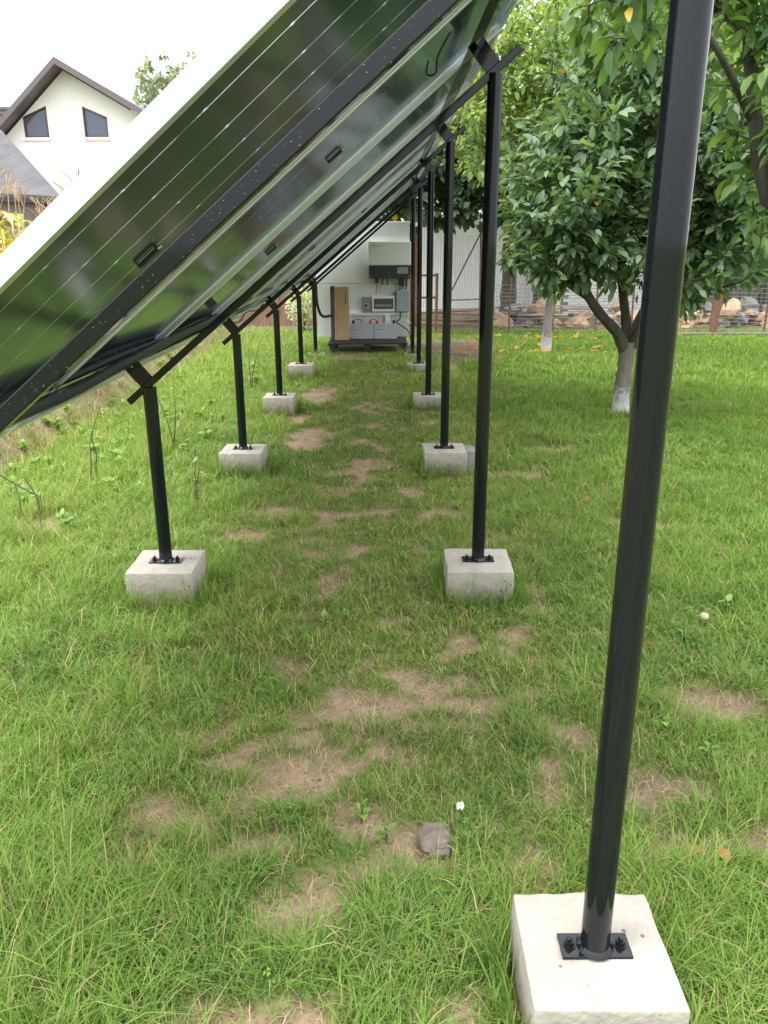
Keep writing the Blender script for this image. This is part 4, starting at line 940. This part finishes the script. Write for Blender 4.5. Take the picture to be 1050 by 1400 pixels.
# rock
import bmesh
from mathutils import noise as mnoise
bm = bmesh.new(); bmesh.ops.create_icosphere(bm, subdivisions=4, radius=1)
for v in bm.verts:
    n_ = mnoise.noise(v.co*1.6)*.3+mnoise.noise(v.co*5)*.1+mnoise.noise(v.co*14)*.04; v.co *= 1+n_; v.co = Vector((v.co.x*.05, v.co.y*.06, v.co.z*.03))
me = bpy.data.meshes.new('rock'); bm.to_mesh(me); bm.free()
tag(link('rock', me, 'stone', smooth=True, loc=(.145, 1.83, .006)), 'rough grey-brown stone sunk in the grass at lower centre', 'rock')
bm = bmesh.new(); bmesh.ops.create_grid(bm, x_segments=5, y_segments=5, size=1)
for v in bm.verts: v.co = Vector((v.co.x*.010, v.co.y*.013, .012*mnoise.noise(v.co*2.3)))
bmesh.ops.solidify(bm, geom=list(bm.faces), thickness=.0006)
me = bpy.data.meshes.new('paper_scrap'); bm.to_mesh(me); bm.free()
tag(link('paper_scrap', me, 'paper', loc=(.215, 1.90, .065)), 'tiny white crumpled scrap in the grass beside the stone', 'litter')

# ------------------------------------------------------------------ fence, gate and yard behind
fn = thing('wire_fence', 'sagging wire mesh fence with thin rusty posts along the back of the lawn', 'fence', (2.6, 15.2, 0))
def fp(mb, name, m, smooth=False, par=None):
    o = mb.build(name, m, par or fn, smooth); o.location = (-2.6, -15.2, 0) if par is None else (0,0,0); return o
fx = [2.35, 3.15, 3.95, 4.6, 5.3, 6.02, 7.0, 8.2]
def fy(x): return 15.25-.06*(x-2.5)
for x in fx:
    fp(MB().tube([(x, fy(x), -.1), (x+random.uniform(-.03,.03), fy(x), 1.05)], .02, 8), 'fence_post', 'rust', True)
wm = MB()
for i in range(12):
    zz = .06+i*.075; wm.tube([(x, fy(x)-.022, zz+.012*math.sin(x*3+i)) for x in np.linspace(2.0, 8.2, 26)], .003, 4, cap=False)
for x in np.arange(2.0, 8.2, .085): wm.tube([(x, fy(x)-.022, .05), (x+.015, fy(x)-.022, .9)], .002, 3, cap=False)
o = fp(wm, 'wire_mesh', 'wire'); stuff(o)
kb = MB().box(4.6, 9.0, 14.62, 14.78, -.1, .06).build('low_kerb', 'stone', bevel=.01); tag(kb, 'low grey concrete kerb at the back edge of the lawn on the right', 'kerb')
lp = thing('leaning_post', 'thick rusty brown post leaning beside the fence at the right', 'post', (5.95, 14.75, 0))
MB().tube([(0, 0, -.1), (.05, 0, .6), (.13, 0, 1.35)], [.07, .066, .06], 12).build('shaft', 'rust', lp, smooth=True)
MB().tube([(.13, 0, 1.35), (.133, 0, 1.37)], [.066, .06], 12).build('cap', 'rust', lp, smooth=True)
gt = thing('wire_gate', 'tall open frame gate post with diagonal brace seen between the far poles', 'gate', (1.75, 15.0, 0))
def gp_(mb, name, m, par=None):
    o = mb.build(name, m, par or gt, True); o.location = (-1.75, -15.0, 0); return o
gp_(MB().tube([(1.77, 15, -.05), (1.74, 15, 1.85)], .018, 8), 'post', 'rust')
gp_(MB().tube([(1.73, 15.02, 1.76), (1.25, 15.02, .8)], .012, 8), 'diagonal_brace', 'black_plastic')
for zz in (.25, .42, .62): gp_(MB().tube([(1.1, 15, zz), (1.76, 15, zz+.02)], .012, 8), 'rail', 'rust')
g2 = thing('rusty_frame', 'low rusty metal frame with two rails beside the equipment wall', 'frame', (.8, 15.5, 0))
def g2p(mb, name):
    o = mb.build(name, 'rust', g2, bevel=.003); o.location = (-.8, -15.5, 0)
g2p(MB().box(.98, 1.03, 15.48, 15.53, -.05, 1.08), 'post'); g2p(MB().box(.5, .55, 15.48, 15.53, -.05, 1.08), 'post')
for zz in (.62, 1.02): g2p(MB().box(.552, .978, 15.485, 15.515, zz, zz+.04), 'rail')
# brick pier
bp_ = thing('brick_pier', 'narrow red brick pier showing between the far poles', 'pier', (.69, 17.2, 0))
bme = MB().box(-.06, .06, -.05, .05, -.032, .032).mesh('brick'); bme.materials.append(M['brick'])
for i in range(26):
    for j in range(1):
        o = bpy.data.objects.new('brick', bme); COL.objects.link(o); o.parent = bp_; o.location = (random.uniform(-.004,.004), random.uniform(-.004,.004), .04+.073*i)
MB().box(-.052, .052, -.03, .06, -.05, 1.93).build('mortar_core', 'concrete_grey', bp_)
# white corrugated screen
ws = thing('white_screen', 'white corrugated sheet screen behind the gate', 'screen', (2.6, 20, 0))
for i in range(16):
    x = .46+i*.23; m = MB(); pts = [(x-2.6+.0191*q, .007*math.sin(q*math.pi/1.5)) for q in range(13)]
    V = [(a, b, .03) for a, b in pts]+[(a, b, 2.25) for a, b in pts]+[(a, b+.004, .03) for a, b in pts]+[(a, b+.004, 2.25) for a, b in pts]
    k = 13; F = [(q, q+1, k+q+1, k+q) for q in range(12)]+[(2*k+q+1, 2*k+q, 3*k+q, 3*k+q+1) for q in range(12)]
    m.add(V, F); m.build('corrugated_sheet', 'white_sheet', ws)
for x in (1.1, 2.3, 3.5): MB().box(x-2.63, x-2.57, .035, .09, -.05, 2.3).build('screen_post', 'grey_wood', ws)
for zz in (.8, 1.9): MB().box(-2.12, 1.5, .03, .034, zz, zz+.06).build('screen_rail', 'grey_wood', ws)
cl = MB()
for i in range(60):
    a = 1.05+i*.055
    cl.tube([(a, 15.55, .1), (a+.35, 15.55, .9), (a, 15.55, 1.75)], .0022, 3, cap=False)
clo = cl.build('chain_link', 'wire'); stuff(clo); clo['label'] = 'fine chain link mesh between the gate posts'; clo['category'] = 'mesh'
# planks and rubble behind the fence
pk = np.random.default_rng(14)
for i in range(16):
    x, y, L = pk.uniform(1.2, 4.2), pk.uniform(16.2, 18.5), pk.uniform(.7, 1.9); a = pk.normal(0, .25)
    z = .05+.05*(i % 7)
    m = MB().box(-L/2, L/2, -.06, .06, -.015, .015); o = m.build('old_plank', 'grey_wood' if i % 3 else 'wood', bevel=.003)
    o.location = (x, y, z); o.rotation_euler = (pk.normal(0, .05), pk.normal(0, .04), a)
    tag(o, 'weathered plank in the scrap pile behind the fence, between the gate and the dark trunk', 'plank', 'planks in the scrap pile')
for i in range(84):
    right = i >= 16
    x, y = (pk.uniform(4.6, 9), pk.uniform(16, 17.5)) if right else (pk.uniform(2.2, 4.4), pk.uniform(16.3, 18))
    bm = bmesh.new(); bmesh.ops.create_icosphere(bm, subdivisions=2, radius=1); sd_ = pk.uniform(0, 50); sc_ = pk.uniform(.06, .19)
    for v in bm.verts:
        v.co *= 1+.55*mnoise.noise(v.co*1.5+Vector((sd_, 0, 0))); v.co = Vector((v.co.x*sc_*1.5, v.co.y*sc_, v.co.z*sc_*.75))
    me = bpy.data.meshes.new('rubble_piece'); bm.to_mesh(me); bm.free()
    o = link('rubble_piece', me, 'tan_rubble' if pk.random() < .7 else 'concrete_grey', loc=(x, y, sc_*.4+(pk.uniform(.05, .3) if i % 2 else 0)))
    o.rotation_euler = (0, pk.normal(0, .3), pk.uniform(0, 3))
    tag(o, 'tan lump of rubble heaped behind the fence at the right' if right else 'lump of rubble behind the fence near the dark tree trunk', 'rubble', 'rubble heap right' if right else 'rubble near the trunk')
# dark shed and white brick wall at the right
sh = thing('dark_shed', 'dark grey boarded shed behind the fence at the right', 'shed', (9, 19, 0))
for i in range(26):
    MB().box(-2.2+.2*i, -2.2+.2*i+.19, -.02+.004*(i % 2), .02, 0, 1.75).build('board', 'shed', sh)
MB().box(-2.15, 3.0, .03, 2.5, 0, 1.7).build('core', 'shed', sh); MB().box(-2.4, 3.2, -.25, 2.8, 1.76, 1.84).build('roof', 'roof_grey', sh)
ww = thing('white_brick_wall', 'low white painted brick wall left of the dark shed', 'wall', (5.6, 19.4, 0))
bme2 = MB().box(-.118, .118, -.05, .05, -.032, .032).mesh('brick'); bme2.materials.append(M['white'])
for i in range(20):
    for j in range(11):
        o = bpy.data.objects.new('brick', bme2); COL.objects.link(o); o.parent = ww; o.location = (-1.25+.245*j+(.12 if i % 2 else 0), 0, .04+.073*i)
MB().box(-1.4, 1.4, -.04, .12, -.05, 1.5).build('mortar_core', 'concrete_grey', ww)
# wooden fence at the far left and shrub
wf = thing('wood_fence', 'reddish brown board fence seen beyond the short posts', 'fence', (-3.2, 17, 0))
for i in range(24):
    h_ = .66+random.uniform(-.03, .03); MB().box(-1.9+.165*i, -1.9+.165*i+.155, random.uniform(-.006,.006)-.012, .012, 0, h_).build('board', 'wood', wf)
MB().box(-1.95, 2.1, .02, .06, .5, .57).build('rail', 'wood', wf)
sw_ = thing('stone_wall', 'pale rough stone wall behind the brown board fence', 'wall', (-3.4, 20, 0)); rs = np.random.default_rng(3)
for i in range(9):
    x = -2.6
    while x < 2.4:
        L = rs.uniform(.2, .42); MB().box(x, x+L-.015, rs.uniform(-.05, -.02), .1, .16*i, .16*i+.148).build('stone', 'concrete_grey', sw_, bevel=.02); x += L
MB().box(-2.6, 2.4, .0, .2, -.05, 1.42).build('mortar_core', 'concrete_grey', sw_)
rs = np.random.default_rng(8); n = 1500
P = rs.normal(0, 1, (n, 3)); P /= np.linalg.norm(P, axis=1, keepdims=True); P *= (rs.random((n, 1))**.4)*np.array([.34, .34, .42]); P[:, 2] += .45
me = leaves_mesh('foliage', P, P*np.array([1,1,.3])+rs.normal(0, .3, (n, 3)), np.tile(np.array([0,0,1.]), (n, 1))+rs.normal(0, .5, (n, 3)), .07*(.6+.7*rs.random(n)), .55, pal_cols(n, [(.5,.52,.4),(.25,.35,.18),(.6,.6,.5)], rs), 'diamond')
t = thing('variegated_shrub', 'pale variegated shrub beside the left edge of the equipment wall', 'shrub', (-1.55, 16, 0))
stuff(link('foliage', me, 'leaf', t))
for q in range(5): MB().tube(wiggle((0, 0, -.02), (rs.normal(0, .15), rs.normal(0, .15), .6), rs, .05), list(np.linspace(.012, .003, 6)), 6).build('stem', 'twig', t)

# ------------------------------------------------------------------ white house and lean-to on the left
YH = 34.0
hs_ = thing('white_house', 'white gabled house with brown roof edge and two slanted windows', 'house', (-12.2, YH, 0))
def hp(mb, name, m, par=None, bevel=0):
    o = mb.build(name, m, par or hs_, bevel=bevel); o.location = (12.2, -YH, 0) if par is None else (0, 0, 0); return o
pk_x, pk_z = -12.1, 8.0; sl = .57; slL = .9
xl, xr = -16.6, -8.0
W1 = [(-13.85,6.30),(-12.91,6.68),(-12.93,5.58),(-13.84,5.58)]; W2 = [(-11.53,6.66),(-10.62,6.28),(-10.61,5.58),(-11.52,5.58)]
def gable(x): return pk_z-.12-(sl*(x-pk_x) if x > pk_x else slL*(pk_x-x))
# facade built round the two window openings
def quad(x0_, x1_, z0a, z0b, z1a, z1b): return MB().prism([(x0_, z0a), (x1_, z0b), (x1_, z1b), (x0_, z1a)], YH, YH+.3)
segs = [(xl, -13.85), (-13.85, -12.91), (-12.91, pk_x), (pk_x, -11.53), (-11.53, -10.61), (-10.61, xr)]
fac = MB()
for q, (a, b) in enumerate(segs):
    za, zb2 = max(gable(a), 3.0), max(gable(b), 3.0)
    if q in (1, 4):
        t0, t1 = (6.30, 6.68) if q == 1 else (6.66, 6.28)
        fac.prism([(a, 0), (b, 0), (b, 5.58), (a, 5.58)], YH, YH+.3); fac.prism([(a, t0), (b, t1), (b, zb2), (a, za)], YH, YH+.3)
    else: fac.prism([(a, 0), (b, 0), (b, zb2), (a, za)], YH, YH+.3)
hp(fac, 'wall', 'plaster')
hp(MB().box(xl+.1, xr-.1, YH+.31, YH+9, 0, 5.0), 'wall', 'plaster')
for Wn in (W1, W2):
    m = MB(); ctr = Vector((sum(p[0] for p in Wn)/4, 0, sum(p[1] for p in Wn)/4))
    f = MB()
    for q in range(4):
        a, b = Wn[q], Wn[(q+1)%4]; f.bar((a[0], YH+.06, a[1]), (b[0], YH+.06, b[1]), .09, .11, (0, 1, 0))
    wi = hp(f, 'window', 'win_frame')
    g_ = MB().prism([(p[0], p[1]) for p in Wn][::-1], YH+.09, YH+.11).build('pane', 'house_glass', wi)
    s_ = MB().box(Wn[3][0]-.08, Wn[2][0]+.08, YH-.08, YH+.02, 5.46, 5.52).build('sill', 'plaster', wi)
rf = MB()
for (a, b) in (((pk_x, pk_z), (xr-.6, pk_z-sl*(xr-.6-pk_x))), ((pk_x, pk_z), (xl-.2, pk_z-slL*(pk_x-xl+.2)))):
    rf.prism([(a[0], a[1]), (b[0], b[1]), (b[0], b[1]+.16), (a[0], a[1]+.16)], YH-.75, YH+9.3)
ro = hp(rf, 'roof', 'roof')
fa = MB()
for (a, b) in (((pk_x, pk_z), (xr-.6, pk_z-sl*(xr-.6-pk_x))), ((pk_x, pk_z), (xl-.2, pk_z-slL*(pk_x-xl+.2)))):
    fa.prism([(a[0], a[1]-.04), (b[0], b[1]-.04), (b[0], b[1]+.2), (a[0], a[1]+.2)], YH-.80, YH-.752)
fa.build('barge_board', 'fascia', ro)
hp(MB().box(-18.5, -13.4, YH+3, YH+3.1, 4.5, 7.1), 'rear_roof_edge', 'roof')
m = MB()
for i in range(14): m.bar((-18.5, YH+2.97, 4.7+i*.18), (-13.4, YH+2.97, 4.7+i*.18), .05, .1)
m.build('tile_courses', 'roof', ro).location = (0, 0, 0)
lt_ = thing('grey_outbuilding', 'outbuilding with large plain grey sloping roof in front of the white house', 'outbuilding', (-11.2, 26, 0))
k_ = 26/34
def h26(x, z): return (x*k_, CH+(z-CH)*k_)
def at34(x, z, Y): return (x*Y/34, Y, CH+(z-CH)*Y/34)
pB = h26(-12.75, 3.45)
m = MB(); poly = [at34(-22, 5.9, 31), at34(-14.75, 5.85, 31), at34(-12.75, 3.45, 26), at34(-22, 3.9, 26)]
m.add(poly+[(x, y, z-.12) for x, y, z in poly], [(0,3,2,1),(4,5,6,7),(0,1,5,4),(1,2,6,5),(2,3,7,6),(3,0,4,7)])
o = m.build('roof', 'roof_grey', lt_); o.location = (11.2, -26, 0)
o = MB().box(pB[0]-6.4, pB[0]-.1, 26.1, 26.4, 0, pB[1]-.1).build('wall', 'shed', lt_); o.location = (11.2, -26, 0)
o = MB().bar((pB[0]-6.5, 25.95, pB[1]+.1), (pB[0]+.02, 25.95, pB[1]-.15), .08, .14).build('gutter', 'dark_grey', lt_); o.location = (11.2, -26, 0)
# ------------------------------------------------------------------ dried corn
cr = np.random.default_rng(17)
def corn(x, y, h_, seed):
    rr_ = np.random.default_rng(seed); z0 = float(gz(x, y))
    t = thing('corn_plant', 'half dried corn stalk with yellowing leaves in the patch at the left edge', 'corn', (x, y, z0), group='dried corn plants beyond the bank')
    pth = wiggle((0, 0, -.03), (rr_.normal(0, .06), rr_.normal(0, .06), h_), rr_, .02, 8)
    MB().tube(pth, list(np.linspace(.013, .005, 8)), 6).build('stalk', 'cardboard', t, smooth=True)
    V = []; F = []; C = []; o = 0
    for q in range(15):
        f = .25+.74*q/14; base = np.array(pth[min(7, int(f*7))]); az = rr_.uniform(0, 6.28); L = rr_.uniform(.45, .75); wd = rr_.uniform(.02, .035)
        d = np.array([math.cos(az), math.sin(az)]); sd2 = np.array([-d[1], d[0]])
        drp = rr_.uniform(.5, 1.5); green = rr_.random() < .3 and q > 3
        c = np.array([.25,.32,.06]) if green else np.array([.56,.42,.22])*rr_.uniform(.7, 1.25)
        if q > 6 and rr_.random() < .25: c = np.array([.6,.5,.08])
        tws = rr_.normal(0, .6)
        for k in range(8):
            s_ = k/7; hx = L*.62*s_; zz = L*(.75*s_-drp*s_*s_); ww_ = wd*math.sin(math.pi*min(1, .25+.75*s_))+.001
            a_ = tws*s_
            ctr = base+np.array([d[0]*hx, d[1]*hx, zz])
            V += [ctr+np.array([sd2[0]*ww_*math.cos(a_), sd2[1]*ww_*math.cos(a_), ww_*math.sin(a_)]), ctr-np.array([sd2[0]*ww_*math.cos(a_), sd2[1]*ww_*math.cos(a_), ww_*math.sin(a_)])]; C += [c, c]
            if k: F += [(o+2*k-2, o+2*k-1, o+2*k+1), (o+2*k-2, o+2*k+1, o+2*k)]
        o += 16
    me = npmesh('leaves', np.array(V), np.array(F), np.array(C)); link('leaves', me, 'straw', t)
    m = MB()
    for q in range(7):
        a = rr_.uniform(0, 6.28); tp = Vector(pth[-1]); m.tube([tp, tp+Vector((math.cos(a)*.07, math.sin(a)*.07, .16)), tp+Vector((math.cos(a)*.16, math.sin(a)*.16, .22))], .003, 4)
    m.build('tassel', 'cardboard', t)
for i in range(34):
    y = cr.uniform(7.6, 12.5); x = -.415*y + cr.uniform(-1.3, .45)
    corn(x, y, cr.uniform(1.5, 1.95), 100+i)
